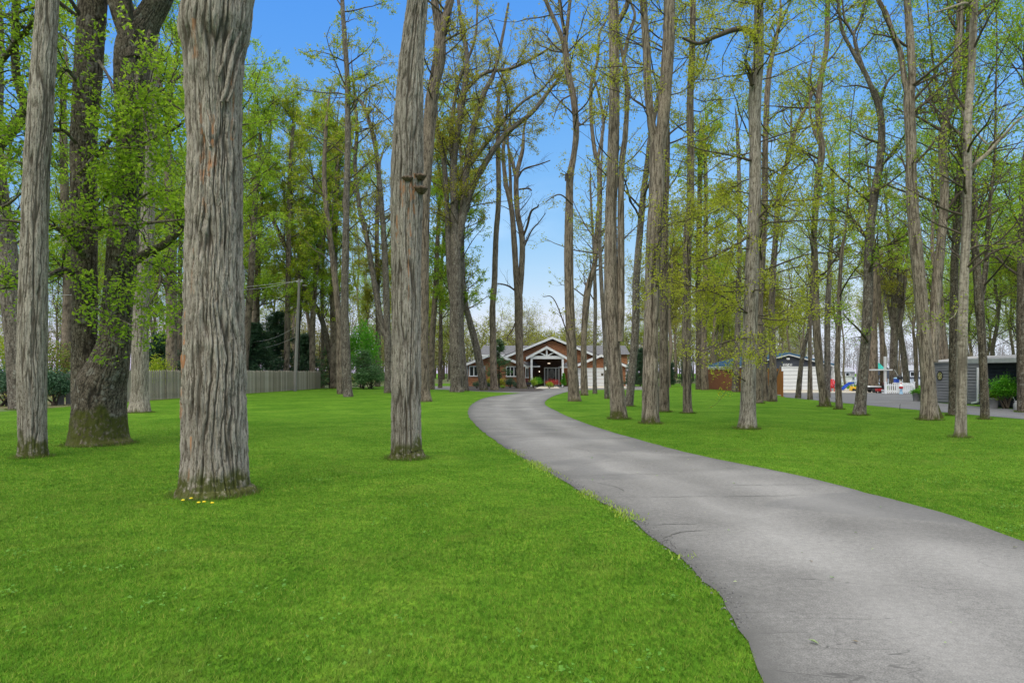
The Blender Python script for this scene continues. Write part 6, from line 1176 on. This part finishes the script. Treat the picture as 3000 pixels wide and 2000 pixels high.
lh, cx = item('garden_ornament', 'white, red and teal ornament in front of the picket fence', 'ornament', 2640, 48.7); B = PB(); B.lathe((0, 0, 0), [(.14, 0), (.10, .08), (.08, .34), (.09, .36)], 14); B.build('pedestal', M['sky_blue'], lh, (0, 0, 0)); B = PB(); B.lathe((0, 0, 0), [(.08, .365), (.13, .42), (.14, .5), (.135, .52)], 14); B.build('bowl', M['red'], lh, (0, 0, 0)); B = PB(); B.lathe((0, 0, 0), [(.135, .525), (.14, .56), (.11, .66), (.03, .70)], 14); B.build('globe', M['boat_white'], lh, (0, 0, 0)); B = PB(); B.lathe((0, 0, 0), [(.03, .705), (.045, .74), (.02, .80)], 10); B.build('cap', M['red'], lh, (0, 0, 0))
def planter(label, x, d, r, h, leaf, w_, hp, n, s, fl=.5):
    p_, cx = item('planter', label, 'planter', x, d); B = PB(); B.lathe((0, 0, 0), [(r * .74, 0), (r * .97, h * .92), (r * 1.05, h * .93), (r * 1.05, h), (r * .95, h), (r * .93, h * .9), (.02, h * .88)], 24); B.build('pot', M['planter'], p_, (0, 0, 0))
    B = MB(); K = n // 10; v = unit(rng.normal(size=(K, 3))); v[:, 2] = np.abs(v[:, 2]); e = v * [w_ / 2, w_ / 2, hp] * rng.uniform(.6, 1.1, (K, 1)); P = np.stack([e * [.1, .1, 0], e * [.6, .6, .65], e], 1) + [0, 0, h]
    tubes(B, P, np.array([[.012, .008, .003]]) * np.ones((K, 1)), 4, 1); leaves(B, P, 10, s, s * .8, 0, t0=.25, flat_=fl); B.build('plant', [M[leaf], M['twig']], p_, False); return p_
planter('grey planter with ferny green plant at the left end of the shed', 2685, 36.2, .21, .43, 'lf_bright', .62, .22, 900, .06)
planter('large grey planter holding a spreading green maple bush', 2906, 29.0, .27, .44, 'lf_fresh', .9, .45, 600, .07)
shrub('japanese_maple', 'spreading layered green maple bush against the dark house wall', 'maple', 2945, 0, 28.7, 1.65, 1.55, 'lf_bright', 3600, .075, z0=.42, dome=.8, flat_=1.2, dep_=.8)
mc, cx = item('milk_can', 'grey metal milk can with a handle at the foot of the dark house wall', 'can', 2976, 27.9); B = PB(); B.lathe((0, 0, 0), [(.085, 0), (.09, .02), (.09, .22), (.06, .29), (.055, .33), (.07, .345), (.07, .36), (.02, .365)], 18); B.build('body', M['can'], mc, (0, 0, 0)); B = PB(); B.bar((.09, 0, .12), (.125, 0, .25), .015); B.bar((.125, 0, .25), (.065, 0, .30), .015); B.bar((-.03, 0, .36), (-.10, .02, .52), .014); B.build('handle', M['steel'], mc, (0, 0, 0))
g = gp(2636, 1201); b = PB(); b.bar((g[0], g[1], -.05), (g[0] + .01, g[1], .22), .018, n=6); b.bar((g[0] + .01, g[1], .22), (g[0] + .03, g[1], .235), .02, n=6); tag(own(b.build('stake', M['black']), (g[0], g[1], 0)), 'short rusty stake at the edge of the dark side drive', 'stake')
# stump beside the forked trunk, birdhouse and plate on the trunks by the garage door
sg = gp(2744, 1224); B = MB(); stem(B, [[sg[0], sg[1], -.1, .17], [sg[0], sg[1], 0, .165], [sg[0] - .03, sg[1], .3, .12], [sg[0] - .06, sg[1], .50, .07], [sg[0] - .07, sg[1], .54, .02]], 26, .03, amp=.012, ridge=.05, flare=.3, moss=.5, seed=9, lump=.12)
tag(own(B.build('stump', M['bark_dark'], None, True, attr=True), (sg[0], sg[1], 0)), 'mossy broken stump at the foot of the pale forked trunk', 'stump')
d = 39.2; bh = thing('birdhouse', 'small dark birdhouse fixed to the thin grey trunk by the garage door', 'birdhouse', at(1764.5, 1097, d - .3)); q = at(1764.5, 1097, d - .3); b = PB(); b.box(q[0] - .06, q[0] + .06, q[1] - .06, q[1] + .06, q[2] - .07, q[2] + .06); b.build('box', M['wood_brown'], bh); b = PB(); b.box(q[0] - .085, q[0] + .085, q[1] - .09, q[1] + .07, q[2] + .062, q[2] + .08); b.build('roof', M['black'], bh)
q = at(1774, 1079, 38.9); b = PB(); b.lathe((0, 0, 0), [(.045, -.008), (.05, 0), (.045, .008)], 18); b.V = [(q[0] + x, q[1] + z, q[2] + y * 2.2) for x, y, z in b.V]; tag(own(b.build('marker_plate', M['white']), q), 'white oval plate on the thin grey trunk by the garage door', 'plate')
# houses across the lake
for lab, x, d, wd, h, mt in (('low grey house across the lake right of the kettle grill', 2668, 170, 9, 3.4, 'slate'), ('pale house across the lake near the red chair', 2452, 190, 10, 3.0, 'planter')):
    hh = thing('house', lab, 'house', (X(x, d), d, 0)); cx = X(x, d); b = PB(); b.box(cx - wd / 2, cx + wd / 2, d, d + 7, -.2, h * .62); b.build('wall', M[mt], hh); b = PB(); b.mesh([(cx - wd / 2 - .3, d - .4, h * .6), (cx + wd / 2 + .3, d - .4, h * .6), (cx + wd / 2 + .3, d + 3.5, h), (cx - wd / 2 - .3, d + 3.5, h), (cx + wd / 2 + .3, d + 7.4, h * .6), (cx - wd / 2 - .3, d + 7.4, h * .6)], [(0, 1, 2, 3), (3, 2, 4, 5)]); b.build('roof', flat('pale_roof', (.24, .25, .27), .6), hh)
    for k in (-.3, .05, .3): window(hh, cx + wd * k - .5, cx + wd * k + .5, h * .2, h * .5, d - .01, 1, fw=.12)
